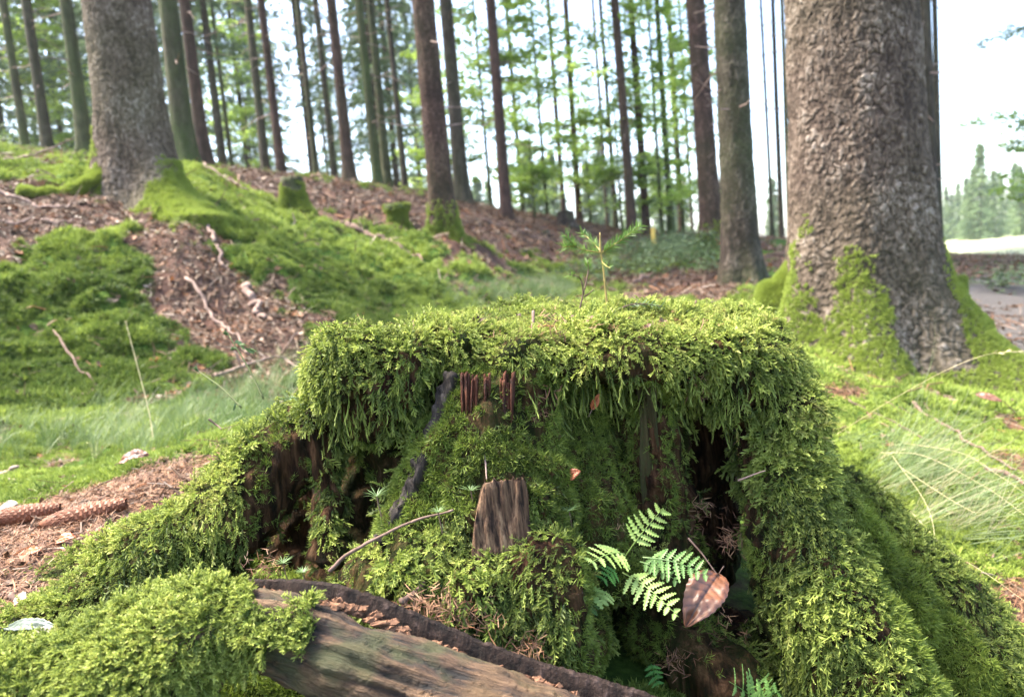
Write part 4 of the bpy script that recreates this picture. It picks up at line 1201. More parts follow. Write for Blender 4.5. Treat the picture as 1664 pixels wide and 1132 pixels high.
# overhanging branch at the top right, from a tree outside the frame
x, y = P(1900, 100, 7.0)[:2]
t = tree(1900, 560, 7.0, 50, 'spruce at the right edge whose thin branch reaches into the sky', 'bark_grey', .3, 8, high=False)
z0 = t.location.z
mb = MB()
for (pa_, pb_) in (((1800, 20, 6.6), (1568, 72, 6.0)), ((1800, 60, 6.6), (1625, 40, 6.1)), ((1780, 200, 6.8), (1635, 235, 6.2)), ((1780, 180, 6.4), (1640, 200, 6.2))):
    a, b_ = P(*pa_), P(*pb_); r_ = R(int(pa_[1])); a = a + 0
    st = np.array([x, y, a[2] + .1])
    pl = spline(np.array([st, a, (a + b_) / 2 + [0, 0, .02], b_]), 12)
    v, f = tube_geo(pl - np.array(t.location), np.linspace(.012, .003, 12), 4); mb.add(v, f)
    for q in range(330):
        tt_ = .45 + .55 * r_.rand(); c_ = pl[int(tt_ * 11)] + r_.randn(3) * np.array([.05, .05, .03]) - [0, 0, .02]
        blade(mb, c_ - np.array(t.location), r_.randn(3) + [-.8, 0, -.3], .045, .012, r_.randn(3))
link('branch', mb.mesh('branch', M['spruce']), t, label='thin needled branch hanging against the sky')

# ------------------------------------------------------------------ small stumps and posts
def small_stump(px_, py_, Y, wpx, hpx, label, green, mossy, seed, flat=False):
    x, y = P(px_, py_, Y)[:2]; rb = wpx * Y / FPX / 2; H = hpx * Y / FPX
    t = thing('tree_stump', label, 'tree stump', (x, y, gz(x, y) - .02))
    n_ = 28; th = np.linspace(0, 2 * math.pi, n_, endpoint=False); zz = np.linspace(-.15, H, 10)
    r_ = R(seed)
    ph = r_.rand() * 6
    rows_ = []
    for i, z in enumerate(zz):
        ra = rb * (.78 + .55 * np.exp(-max(z, -.05) / (H * .35)) * (.7 + .45 * np.cos(4 * th + ph)))
        if flat and z > H * .8: ra = rb * 1.12 * np.ones(n_)
        top = .1 * H * noise(np.stack([np.cos(th) * 3, np.sin(th) * 3, th * 0 + seed], 1)) if i == 9 else 0
        rows_.append(np.stack([ra * np.cos(th), ra * np.sin(th), z + top + 0 * th], 1))
    for s_ in (.85, .5, .12):
        rows_.append(np.stack([ra * s_ * np.cos(th), ra * s_ * np.sin(th), H - .03 * H + .06 * H * noise(np.stack([np.cos(th) * 4 * s_, np.sin(th) * 4 * s_, th * 0 + seed + 9], 1))], 1))
    v = np.concatenate(rows_)
    hv = .5 + .5 * fbm(v * 12, 3)
    me = np_mesh('wood', v, grid_quads(n_, len(rows_), True), M['bark_grey'], True, {'h': hv, 'green': np.clip(green + fbm(v * 6, 3), 0, 1)})
    link('wood', me, t)
    if mossy: moss_on(me, t, 5000, lambda p, nn_: (fbm(p * 7 + seed, 2) > .12 - mossy * .3 - .4 * (p[:, 2] < H * .5)) & ((p[:, 2] < H * .82) | (nn_[:, 2] > .3) * bool(flat)), .9, .8, seed=seed)
small_stump(480, 345, 6.8, 44, 46, 'small dark-topped stump with moss round its foot, on the left bank', .3, .5, 1)
small_stump(648, 372, 7.2, 36, 38, 'flat-topped stump coated in bright moss, beside the fallen dead branch', .8, 1.0, 2, True)
small_stump(920, 358, 13, 34, 26, 'small dark weathered stump on the far ridge in the centre', .1, 0, 3)
small_stump(886, 372, 10.5, 14, 14, 'tiny pale broken stub left of the small dark weathered stump', .2, 0, 4)
small_stump(853, 410, 8, 22, 14, 'low mossy stub on the slope, left of the sapling', .6, .6, 5)
x, y = P(1062, 400, 10.5)[:2]
t = thing('marker_post', 'short yellow wooden marker post among the low shrubs', 'post', (x, y, gz(x, y) - .05))
mb = MB(); v, f = tube_geo([[0, 0, 0], [.01, 0, .2], [.012, 0, .40]], [.036, .036, .034], 12); mb.add(v, f); link('post', mb.mesh('post', plain('yellow_wood', (.42, .30, .06), .7, 0, .2, 20), True), t)
mb = MB(); v, f = tube_geo([[.012, 0, .40], [.012, 0, .415]], [.033, .026], 12); mb.add(v, f); link('cap', mb.mesh('cap', plain('yellow_cap', (.5, .38, .12)), True), t)

# ------------------------------------------------------------------ ground cover
def ground_pts(n, seed, xr, yr, dens):
    """random ground points with acceptance dens(x,y,px,py)"""
    r_ = R(seed)
    x = xr[0] + (xr[1] - xr[0]) * r_.rand(n); y = yr[0] + (yr[1] - yr[0]) * r_.rand(n)
    z = ground_z(x, y)
    p = np.stack([x, y, z], 1)
    px_, py_ = proj(p)
    k = (r_.rand(n) < dens(x, y, px_, py_)) & (px_ > -200) & (px_ < 1860) & (py_ < 1300)
    e_ = .01
    gxn = (ground_z(x + e_, y) - z) / e_; gyn = (ground_z(x, y + e_) - z) / e_
    nn_ = np.stack([-gxn, -gyn, 1 + 0 * x], 1); nn_ /= np.linalg.norm(nn_, axis=1)[:, None]
    return p[k], nn_[k]
def not_stump(x, y): return ~((np.abs(x - .1) < .36) & (np.abs(y - 1.15) < .3))
mm_ = lambda x, y: sstep(.45, .62, moss_mask(x, y))
def bg_moss(seed, n, xr, yr, size, name, dn=1.0):
    p, nn_ = ground_pts(n, seed, xr, yr, lambda x, y, a, b_: mm_(x, y) * not_stump(x, y) * dn * ~path_at(x, y))
    r_ = R(seed); m_ = len(p)
    px_, py_ = proj(p)
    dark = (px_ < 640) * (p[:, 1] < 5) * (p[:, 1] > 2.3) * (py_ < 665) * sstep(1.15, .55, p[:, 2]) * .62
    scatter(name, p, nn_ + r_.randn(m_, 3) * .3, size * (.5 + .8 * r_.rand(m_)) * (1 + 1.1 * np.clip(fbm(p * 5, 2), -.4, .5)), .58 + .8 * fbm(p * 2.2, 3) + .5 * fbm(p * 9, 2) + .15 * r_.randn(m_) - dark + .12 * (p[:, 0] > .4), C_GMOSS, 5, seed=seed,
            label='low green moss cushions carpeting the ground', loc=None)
bg_moss(1, 90000, (-1.9, 2.6), (.5, 2.4), .62, 'moss')
bg_moss(2, 120000, (-4.2, 3.8), (2.4, 5.2), 1.35, 'moss')
bg_moss(3, 70000, (-7, 2), (5.2, 11), 1.9, 'moss')

def litter_protos():
    out = []
    for i in range(6):     # curled leaf flakes
        r_ = R(i + 200); mb_ = MB()
        n_ = 8; th = np.linspace(0, 6.283, n_, endpoint=False)
        ring = np.stack([.018 * np.cos(th) * (1 + .2 * r_.randn(n_)), .010 * np.sin(th) * (1 + .2 * r_.randn(n_)), .004 * r_.randn(n_) + .006 * np.cos(th) ** 2], 1)
        mb_.add(np.vstack([[[0, 0, .001]], ring]), [(0, j + 1, (j + 1) % n_ + 1) for j in range(n_)])
        out.append(mb_.mesh('leaf_flake', M['litter']))
    for i in range(5):     # twig bits
        r_ = R(i + 220); mb_ = MB()
        pl = np.array([[-.05, 0, .002], [-.015, .006 * r_.randn(), .006], [.02, .006 * r_.randn(), .005], [.055, .01 * r_.randn(), .001]])
        v, f = tube_geo(pl, [.0018, .0022, .0016, .0008], 4); mb_.add(v, f); out.append(mb_.mesh('twig_bit', M['litter']))
    return out
C_LIT = protos('litter_piece', litter_protos())
def needle_proto(i):
    r_ = R(i + 300); mb_ = MB()
    for k in range(9):
        a = r_.rand() * 6.283; blade(mb_, np.append(r_.randn(2) * .008, .001 + .004 * r_.rand()), [math.cos(a), math.sin(a), .25 * r_.randn()], .014, .0011, [-math.sin(a), math.cos(a), .1])
    return mb_.mesh('needle_bunch', M['needles_dead'])
C_NEED = protos('dead_needles', [needle_proto(i) for i in range(4)])
def litter(seed, n, xr, yr, size, dn=1.0):
    p, nn_ = ground_pts(n, seed, xr, yr, lambda x, y, a, b_: (1.02 - mm_(x, y) * .93) * not_stump(x, y) * dn * (1 - .8 * path_at(x, y)))
    r_ = R(seed); m_ = len(p)
    scatter('leaf_litter', p + nn_ * .003, nn_ + r_.randn(m_, 3) * .35, size * (.5 + .9 * r_.rand(m_)), r_.rand(m_), C_LIT, 11, seed=seed, label='scattered dead leaves, bark bits and twigs on the forest floor')
litter(11, 26000, (-1.9, 2.6), (.5, 2.4), .55, .8)
litter(12, 50000, (-4.2, 3.8), (2.4, 5.2), 1.1, .8)
litter(13, 60000, (-9, 9), (5.2, 16), 2.2, .8)
p, nn_ = ground_pts(60000, 15, (-1.9, 2.6), (.5, 2.4), lambda x, y, a, b_: (1.0 - mm_(x, y)) * not_stump(x, y))
r_ = R(4)
scatter('needle_litter', p + nn_ * .002, nn_ + r_.randn(len(p), 3) * .2, .8 + .5 * r_.rand(len(p)), r_.rand(len(p)), C_NEED, 4, seed=14, label='fallen brown spruce needles')

def grass_proto(i, n=16, L=.16, w=.0016):
    r_ = R(i + 400); mb_ = MB()
    for k in range(n):
        a = r_.rand() * 6.283; ln = L * (.5 + .7 * r_.rand()); k_ = 6
        t_ = np.linspace(0, 1, k_); out = (.12 + .75 * r_.rand()) * ln; dr = (.2 + .8 * r_.rand()) * ln * .5
        base_ = r_.randn(2) * .010
        x_ = base_[0] + math.cos(a) * out * t_ ** 1.4; y_ = base_[1] + math.sin(a) * out * t_ ** 1.4; z_ = ln * (t_ - 0) - dr * t_ ** 2.4
        c_ = np.stack([x_, y_, z_], 1); s_ = np.array([-math.sin(a), math.cos(a), 0]); ww = w * (1 - t_ ** 2 * .9)
        v = np.stack([c_ - s_ * ww[:, None] / 2, c_ + s_ * ww[:, None] / 2], 1).reshape(-1, 3)
        mb_.add(v, [(2 * j, 2 * j + 1, 2 * j + 3, 2 * j + 2) for j in range(k_ - 1)])
    return mb_.mesh('grass_tuft', M['grass'])
C_GRASS = protos('grass_tuft', [grass_proto(i) for i in range(5)])
def gell(cx, cy, rx, ry, b_=0):
    c, s = math.cos(b_), math.sin(b_)
    return lambda px_, py_: np.exp(-((((px_ - cx) * c + (py_ - cy) * s) / rx) ** 2 + ((-(px_ - cx) * s + (py_ - cy) * c) / ry) ** 2))
Z1, Z2, Z3, Z4 = gell(180, 706, 300, 36, -.12), gell(420, 632, 110, 30, -.25), gell(850, 482, 160, 22, -.1), gell(1620, 490, 80, 18)
p, nn_ = ground_pts(30000, 21, (-3.5, 0.6), (1.6, 8.5), lambda x, y, a, b_: np.clip(1.2 * (Z1(a, b_) + Z2(a, b_) + Z3(a, b_)) - .25, 0, 1) * .55)
r_ = R(21); m_ = len(p)
scatter('grass', p, np.array([0, 0, 1.0]) + r_.randn(m_, 3) * .25 + np.array([.35, -.1, 0]), (.55 + .6 * r_.rand(m_)) * (.8 + .05 * p[:, 1]), .42 + .8 * fbm(p * 1.5, 2) + .2 * r_.randn(m_), C_GRASS, 5, seed=21, label='fine pale grass in the hollow between stump and bank')
C_LONG = protos('long_grass', [grass_proto(40 + i, 12, .30, .0013) for i in range(5)])
Z5 = gell(1475, 800, 150, 60, .7)
p, nn_ = ground_pts(9000, 22, (.5, 1.6), (1.0, 2.4), lambda x, y, a, b_: np.clip(1.3 * Z5(a, b_) - .3, 0, 1) * .16)
r_ = R(22); m_ = len(p)
scatter('grass', p, np.array([.75, -.5, .7]) + r_.randn(m_, 3) * .3, (.55 + .6 * r_.rand(m_)), .72 + .2 * r_.randn(m_), C_LONG, 5, seed=22, label='thin wiry blue-green grass leaning over beside the right root')
p, nn_ = ground_pts(9000, 23, (1.4, 9), (3.0, 12), lambda x, y, a, b_: .35 * ((a > 1540) & ~path_at(x, y)))
r_ = R(23); m_ = len(p)
scatter('grass', p, np.array([0, 0, 1.0]) + r_.randn(m_, 3) * .3, (.35 + .3 * r_.rand(m_)), .2 + .2 * r_.randn(m_), C_GRASS, 5, seed=23, label='short green grass beside the path at right')
# low leafy shrubs in the middle distance
def shrub_proto(i):
    r_ = R(i + 500); n_ = 60; c = r_.randn(n_, 3) * [.10, .10, .05] + [0, 0, .10]
    d1 = r_.randn(n_, 3) * [1, 1, .4]; d1 /= np.linalg.norm(d1, axis=1)[:, None]; d2 = np.cross(d1, [0, 0, 1.0] + r_.randn(n_, 3) * .3); a = .028
    v = np.stack([c - d1 * a, c + d2 * a * .4, c + d1 * a, c - d2 * a * .4], 1).reshape(-1, 3)
    return np_mesh('shrub_leaves', v, np.arange(len(v)).reshape(-1, 4), M['bilberry'], False)
C_SHR = protos('shrub_sprig', [shrub_proto(i) for i in range(4)])
S1, S2, S3 = gell(1100, 425, 90, 28), gell(960, 455, 80, 16), gell(1640, 470, 70, 10)
p, nn_ = ground_pts(30000, 31, (-.5, 9), (5, 13), lambda x, y, a, b_: np.clip(1.4 * (S1(a, b_) + .6 * S2(a, b_) + .8 * S3(a, b_)) - .3, 0, 1) * .09)
r_ = R(31); m_ = len(p)
scatter('ground_shrubs', p, np.array([0, 0, 1.0]) + r_.randn(m_, 3) * .2, .7 + .6 * r_.rand(m_), r_.rand(m_), C_SHR, 4, seed=31, label='low bluish-green ground plants below the dark straight spruce')

# ------------------------------------------------------------------ branches, sticks, twigs
def stick(rows, rad, label, name='branch', mat='deadwood', cat='branch', ground=False, n=34, side=None, group=None):
    """rows = (px,py,Y); laid on the ground when ground is set"""
    p_ = np.array([P(*q) for q in rows])
    if ground:
        for q in p_: q[2] = gz(q[0], q[1]) + rad * .6 + ground * .01
    s_ = spline(p_, n) if len(p_) > 2 else np.linspace(p_[0], p_[-1], n)
    s_ = s_ + np.stack([fbm(s_ * 14, 2), fbm(s_ * 14 + 9, 2), fbm(s_ * 14 + 19, 2)], 1) * rad * 1.9 + np.stack([noise(s_ * 45), noise(s_ * 45 + 9), noise(s_ * 45 + 19)], 1) * rad * .5
    mb_ = MB(); L0 = s_[0].copy()
    rad = rad * (.75 if ground else 1)
    v, f = tube_geo(s_ - L0, np.linspace(rad, rad * .45, n), 8, .55, len(label)); mb_.add(v, f)
    for (i_, dx, dy, dz, l_) in (side or []):
        a = s_[min(i_ * 2, n - 1)] - L0; d_ = np.array([dx, dy, dz], float); d_ /= np.linalg.norm(d_)
        v, f = tube_geo(np.array([a, a + d_ * l_ * .5 + rad * .5, a + d_ * l_]), [rad * .55, rad * .4, rad * .2], 5); mb_.add(v, f)
    o_ = link(name, mb_.mesh(name, M[mat], True), None, L0, label, cat, group)
    return o_
stick([(330, 368, 4.9), (350, 395, 4.6), (366, 415, 4.4)], .022, 'short straight grey-brown stick lying on the mossy slope', ground=1)
stick([(398, 455, 4.3), (412, 485, 4.1), (428, 520, 3.9)], .034, 'thick weathered stick standing out on the bare patch of the bank', ground=1)
stick([(308, 468, 4.1), (345, 490, 3.9), (378, 520, 3.7), (400, 545, 3.5)], .014, 'thin pale crooked branch crossing the bare patch of the bank', ground=2)
stick([(345, 580, 3.2), (372, 545, 3.3), (400, 528, 3.4), (450, 518, 3.5), (480, 545, 3.4)], .013, 'curved pale branch at the foot of the bare patch', ground=3, side=[(6, -.3, 0, 1, .12), (12, .5, -.1, .6, .15)])
stick([(85, 525, 3.4), (120, 550, 3.2), (148, 585, 3.1), (135, 597, 3.0), (100, 592, 3.0)], .008, 'thin hooked twig on the dark mossy foot of the bank', ground=1, name='twig', mat='twig')
stick([(-10, 332, 4.9), (60, 335, 4.85), (105, 342, 4.8)], .022, 'long pale stick near the left edge on the bank, uppermost', ground=2)
stick([(-10, 390, 4.4), (30, 382, 4.45), (60, 372, 4.5)], .018, 'pale stick near the left edge on the bank, lower one', ground=2)
stick([(70, 378, 4.5), (100, 372, 4.5), (125, 365, 4.6)], .012, 'small pale stick on the upper bank right of the edge sticks', ground=2)
stick([(95, 362, 4.7), (112, 340, 4.8), (125, 330, 4.9)], .014, 'dark forked stick leaning on the upper bank', ground=2, side=[(9, .5, 0, .6, .15)])
stick([(500, 352, 6.6), (570, 355, 6.7), (625, 362, 6.9)], .032, 'dark fallen branch lying between the two small stumps', ground=2, mat='twig', side=[(8, .2, 0, .7, .25)])
stick([(560, 352, 6.6), (625, 372, 6.3), (690, 400, 6.0)], .036, 'dark thick fallen branch running down below the flat-topped mossy stump', ground=2, mat='twig')
stick([(780, 355, 9.6), (860, 360, 9.8), (960, 362, 10.5)], .018, 'thin long fallen branch along the far ridge', ground=2)
stick([(1030, 455, 6.9), (1048, 445, 7.0), (1060, 437, 7.1)], .024, 'short cut stick leaning in the low shrubs behind the sapling', ground=4)
stick([(-10, 262, 6.5), (60, 250, 6.5), (120, 225, 6.6)], .014, 'dead branch sticking up on the bank top left of the stout spruce', ground=0)
stick([(330, 262, 7.0), (390, 300, 6.6), (440, 312, 6.6)], .014, 'thin dead branch on the ridge right of the stout spruce', ground=3)
stick([(1480, 640, 2.4), (1560, 700, 2.15), (1650, 770, 1.85)], .008, 'dark root-like stick crossing the mossy ground at right', ground=1, mat='twig')
stick([(1380, 655, 2.2), (1470, 690, 2.1), (1530, 715, 2.0)], .006, 'thin brown twig in the needle strip right of the stump', ground=1, mat='twig')
stick([(1600, 755, 1.85), (1640, 775, 1.8), (1680, 790, 1.75)], .012, 'dark stick at the right edge above the grass', ground=1, mat='twig')
stick([(-10, 792, 1.85), (20, 790, 1.8), (40, 787, 1.8)], .012, 'short pale stick at the left edge behind the cones', ground=1)
stick([(20, 965, .88), (45, 990, .87), (60, 1005, .86), (112, 1002, .85)], .0045, 'bent dark twig at the left edge below the root', name='twig', mat='twig', cat='twig')
stick([(0, 1005, .88), (25, 995, .87), (38, 985, .86)], .006, 'short knobbly twig end at the left edge', name='twig', mat='twig', cat='twig')
stick([(12, 1033, .80), (28, 1055, .79), (45, 1072, .78)], .0035, 'small twig leaning below the pale curled leaf', name='twig', mat='twig', cat='twig')
stick([(533, 930, .745), (560, 905, .75), (620, 875, .755), (680, 845, .765), (738, 828, .77)], .0025, 'long brown twig slanting up to the wooden stub', name='twig', mat='twig', cat='twig', n=30)
stick([(645, 975, .70), (668, 963, .71), (690, 945, .72)], .0040, 'short pinkish-grey twig poking from the moss behind the bark ridge', name='twig', mat='twig', cat='twig')
stick([(788, 735, .80), (790, 755, .79), (792, 778, .775)], .0014, 'thin pale stalk above the bare wooden stub', name='twig', mat='deadwood', cat='twig')
stick([(885, 1072, .70), (912, 1050, .71), (930, 1008, .73)], .0022, 'curved reddish rootlet below the ferns', name='twig', mat='twig', cat='twig')
stick([(1118, 875, .84), (1140, 900, .82), (1180, 950, .80)], .0014, 'fine brown stem crossing above the brown beech leaf', name='twig', mat='twig', cat='twig')
stick([(866, 503, .93), (864, 540, .905), (862, 575, .885), (855, 612, .87)], .0022, 'thin bare upright seedling stem on the front of the stump', name='twig', mat='twig', cat='twig')
stick([(1200, 780, .86), (1220, 772, .85), (1245, 762, .84)], .0015, 'pale splinter sticking out of the right pillar', name='twig', mat='deadwood', cat='twig')
stick([(340, 680, 1.0), (352, 690, 1.0), (360, 697, .99)], .0018, 'tiny dark stem beside the left root', name='twig', mat='twig', cat='twig')

# dry and wiry grass stalks at the right
def stalk(rows, label, rad=.0007, head=0, mat='drygrass', nm='grass_stalk'):
    p_ = np.array([P(*q) for q in rows]); s_ = spline(p_, 26); L0 = s_[0].copy()
    t = thing(nm, label, 'grass stalk', L0)
    mb_ = MB(); v, f = tube_geo(s_ - L0, np.linspace(rad, rad * .5, 26), 4); mb_.add(v, f)
    link('stem', mb_.mesh('stem', M[mat]), t)
    if head:
        mb_ = MB(); r_ = R(len(label))
        for i in range(26):
            c = s_[-1 - int(i * head / 26)] - L0; dd = s_[-1] - s_[-8]; dd = dd / np.linalg.norm(dd)
            blade(mb_, c, dd + r_.randn(3) * .25, .012, .0016, r_.randn(3))
        link('seed_head', mb_.mesh('seed_head', M[mat]), t)
stalk([(1360, 705, 1.6), (1440, 655, 1.5), (1530, 605, 1.4), (1600, 577, 1.35), (1664, 570, 1.3)], 'long straw-coloured grass stalk rising to the right edge', .00048, 6)
stalk([(1395, 800, 1.4), (1430, 900, 1.1), (1465, 1000, 1.0), (1500, 1090, .9)], 'bent straw stalk with a pale drooping seed head, right of the pillar', .00048, 9)
stalk([(1450, 740, 1.6), (1510, 830, 1.3), (1520, 950, 1.1), (1528, 1130, .95)], 'pale stalk hanging straight down over the right root', .00048)
stalk([(1430, 735, 1.6), (1500, 740, 1.5), (1600, 790, 1.3), (1670, 840, 1.2)], 'arched pale stalk above the wiry grass', .00048)
stalk([(1430, 820, 1.4), (1500, 870, 1.2), (1600, 930, 1.1), (1670, 980, 1.0)], 'yellowish stalk sweeping down to the right edge', .00048)
stalk([(1465, 760, 1.5), (1560, 820, 1.3), (1600, 830, 1.2), (1670, 780, 1.1)], 'stalk crossing the wiry grass towards the upper right', .00048)
stalk([(1480, 830, 1.4), (1540, 900, 1.2), (1580, 990, 1.05), (1595, 1060, 1.0)], 'stalk with a whitish seed head ending above the right root', .00048, 9)
stalk([(1470, 720, 1.7), (1560, 735, 1.5), (1620, 770, 1.4), (1664, 800, 1.3)], 'faint upper stalk arching over the moss at right', .00048)
stalk([(1500, 900, 1.2), (1570, 1000, 1.05), (1640, 1060, 1.0), (1700, 1130, .95)], 'low pale stalk near the bottom right corner', .00048)
stalk([(250, 720, 2.2), (240, 660, 2.25), (205, 525, 2.35)], 'tall thin blurred grass stem in front of the mossy bank, far left', .002, 4)
# two green herb stems at the left of the stump
def herb(rows, label, leaves, seed):
    p_ = np.array([P(*q) for q in rows]); s_ = spline(p_, 16); L0 = s_[0].copy()
    t = thing('herb_stem', label, 'plant', L0)
    mb_ = MB(); v, f = tube_geo(s_ - L0, np.linspace(.0014, .0009, 16), 6); mb_.add(v, f); link('stem', mb_.mesh('stem', plain('herb_stem', (.10, .115, .04)), True), t)
    r_ = R(seed)
    for (i_, px_, py_, l_) in leaves:
        mb_ = MB(); a = s_[i_]; b2 = P(px_, py_, a[1]); d_ = b2 - a; ln = np.linalg.norm(d_); 
        for k in range(9):
            q = a + d_ * (.15 + .1 * k)
            for sg in (-1, 1):
                blade(mb_, q - L0, d_ / ln + np.array([0, .5 * sg, .5 * sg]), l_ * (1 - abs(k - 4) * .12), l_ * .6, np.cross(d_ / ln, [0, 0, 1.0]) + .3 * r_.randn(3))
        link('leaf', mb_.mesh('leaf', M['seedling']), t)
herb([(428, 648, 1.08), (405, 600, 1.10), (372, 545, 1.12)], 'young stem with small feathery leaves left of the stump, taller one', [(14, 412, 572, .012), (15, 366, 540, .008), (12, 378, 566, .008)], 1)
herb([(392, 662, 1.10), (360, 630, 1.12), (322, 603, 1.14)], 'small grey-leaved stem left of the stump, lower one', [(15, 318, 598, .008), (11, 345, 620, .006), (9, 352, 628, .006), (2, 380, 664, .008)], 2)

# ------------------------------------------------------------------ spruce sapling on the stump
def needle_branch(rows, rad, n_need, ln, w, L0, mat='sapneedle', up=.35, t0=.05, stem='deadwood'):
    p_ = np.array([P(*q) for q in rows]); s_ = spline(p_, 20) if len(p_) > 2 else np.linspace(p_[0], p_[-1], 20)
    mb_ = MB(); v, f = tube_geo(s_ - L0, np.linspace(rad, rad * .5, 20), 5); mb_.add(v, f)
    nb_ = MB(); r_ = R(int(rows[-1][0]))
    T, A, B = frames(s_)
    for i in range(n_need):
        t_ = t0 + (1 - t0) * r_.rand(); j = min(int(t_ * 19), 18); c = s_[j] * (1 - (t_ * 19 - j)) + s_[j + 1] * (t_ * 19 - j)
        a = r_.rand() * 6.283; d_ = T[j] * .75 + (A[j] * math.cos(a) + B[j] * math.sin(a)) * .9 + np.array([0, 0, up * .5])
        blade(nb_, c - L0, d_, ln * (.7 + .5 * r_.rand()), w, np.cross(d_, r_.randn(3)), droop=.1)
    return mb_, nb_
SP0 = P(990, 515, 1.05)
sap = thing('spruce_sapling', 'tiny spruce sapling with three light green twigs growing on top of the stump', 'sapling', SP0)
M['sapstem'] = plain('sapling_stem', (.26, .19, .06), .6, 0, .35, 90)
st_ = spline(np.array([P(*q) for q in [(990, 518, 1.05), (985, 480, 1.05), (980, 430, 1.05), (976, 408, 1.05), (975, 378, 1.05)]]), 24)
mb = MB(); v, f = tube_geo(st_ - SP0, np.interp(np.linspace(0, 1, 24), [0, .7, .72, 1], [.0019, .0014, .0017, .0009]), 7); mb.add(v, f); link('stem', mb.mesh('stem', M['sapstem'], True), sap)
for rows_, cnt, ln in (([(977, 411, 1.05), (1005, 393, 1.04), (1040, 368, 1.03)], 260, .016), ([(976, 411, 1.05), (940, 403, 1.03), (918, 382, 1.01)], 190, .015), ([(938, 402, 1.03), (928, 400, 1.02), (915, 402, 1.01)], 100, .015),
                       ([(976, 408, 1.05), (962, 392, 1.08), (945, 378, 1.1)], 130, .013), ([(978, 425, 1.05), (985, 432, 1.0), (992, 436, .98)], 30, .010)):
    a_, b2 = needle_branch(rows_, .0011, cnt, ln, .0009, SP0)
    br = link('branch', a_.mesh('branch', M['sapstem'], True), sap); nd = link('needles', b2.mesh('needles', M['sapneedle']), br); nd['kind'] = 'stuff'
SP1 = P(943, 500, 1.06)
sap2 = thing('spruce_sapling', 'second, lower half-bare sapling with a dead curled tip left of the green sapling', 'sapling', SP1)
for rows_, cnt, ln in (([(942, 502, 1.06), (947, 480, 1.06), (952, 462, 1.06), (950, 455, 1.06)], 0, 0), ([(948, 478, 1.06), (946, 462, 1.05), (940, 450, 1.04), (925, 446, 1.03)], 70, .012), ([(950, 470, 1.06), (956, 440, 1.06), (955, 425, 1.06)], 70, .012),
                       ([(950, 482, 1.06), (958, 476, 1.05), (965, 470, 1.05)], 10, .008)):
    a_, b2 = needle_branch(rows_, .0014, max(cnt, 1), max(ln, .002), .0009, SP1, t0=.5)
    br = link('branch', a_.mesh('branch', M['twig'], True), sap2)
    if cnt: nd = link('needles', b2.mesh('needles', M['sapneedle']), br); nd['kind'] = 'stuff'
SP2 = P(990, 512, 1.02)
fb = thing('spruce_twig', 'fallen green spruce twig lying on the moss right of the sapling', 'twig', SP2)
a_, b2 = needle_branch([(992, 508, 1.02), (1030, 494, 1.02), (1075, 497, 1.01)], .0013, 90, .011, .001, SP2, mat='seedling', t0=.3)
link('stem', a_.mesh('stem', M['twig'], True), fb); nd = link('needles', b2.mesh('needles', M['seedling']), fb); nd['kind'] = 'stuff'
# two dark droppings/berries on the moss
for i, (a, b_) in enumerate(((1088, 504), (1130, 504))):
    v, f = ellip(np.zeros(3), (.0042, .004, .0036), 1, 12, 8); mb = MB(); mb.add(v + .0003 * R(i).randn(*v.shape), f)
    link('berry', mb.mesh('berry', plain('dark_berry', (.015, .012, .014), .35), True), None, P(a, b_, 1.04), ['round black berry on the stump top, next to the fallen spruce twig', 'black shrivelled berry on the stump top, farther right'][i], 'berry', 'dark berries on the stump')

# spruce seedlings: stars of blue-green needles
for i, (a, b_, Y, s_, lb) in enumerate([(612, 806, .80, 1.0, 'on the dark left side of the bark edge'), (765, 797, .78, .85, 'in short moss left of the wooden stub'), (712, 832, .76, .7, 'at the upper end of the long slanting twig'),
                                        (925, 830, .80, .9, 'in the moss right of the wooden stub'), (877, 742, .85, .75, 'high on the central mossy buttress'), (460, 915, .80, .85, 'in the dark hollow above the log'),
                                        (492, 930, .74, .6, 'beside the upper end of the bark ridge'), (905, 758, .84, .6, 'small one right of the high seedling on the buttress'), (135, 995, .82, .9, 'left of the log moss cushion'), (55, 1045, .76, .8, 'at the left edge near the curled leaf')]):
    r_ = R(i); mb = MB(); c0 = P(a, b_, Y)
    t = thing('spruce_seedling', 'tiny blue-green star-shaped seedling ' + lb, 'seedling', c0, 'star-shaped seedlings')
    for k in range(20):
        az = k / 20 * 6.283 + r_.rand() * .3; blade(mb, [0, 0, 0], [math.cos(az), math.sin(az), .35 + .4 * r_.rand()], .019 * s_ * (.8 + .3 * r_.rand()), .0011, [-math.sin(az), math.cos(az), 0], droop=-.15)
    link('needles', mb.mesh('needles', M['seedling']), t)
    mb = MB(); v, f = tube_geo([[0, 0, 0], [.001, .001, -.012], [.002, .004, -.026]], [.0007, .0007, .0006], 4); mb.add(v, f); link('stem', mb.mesh('stem', M['twig']), t)

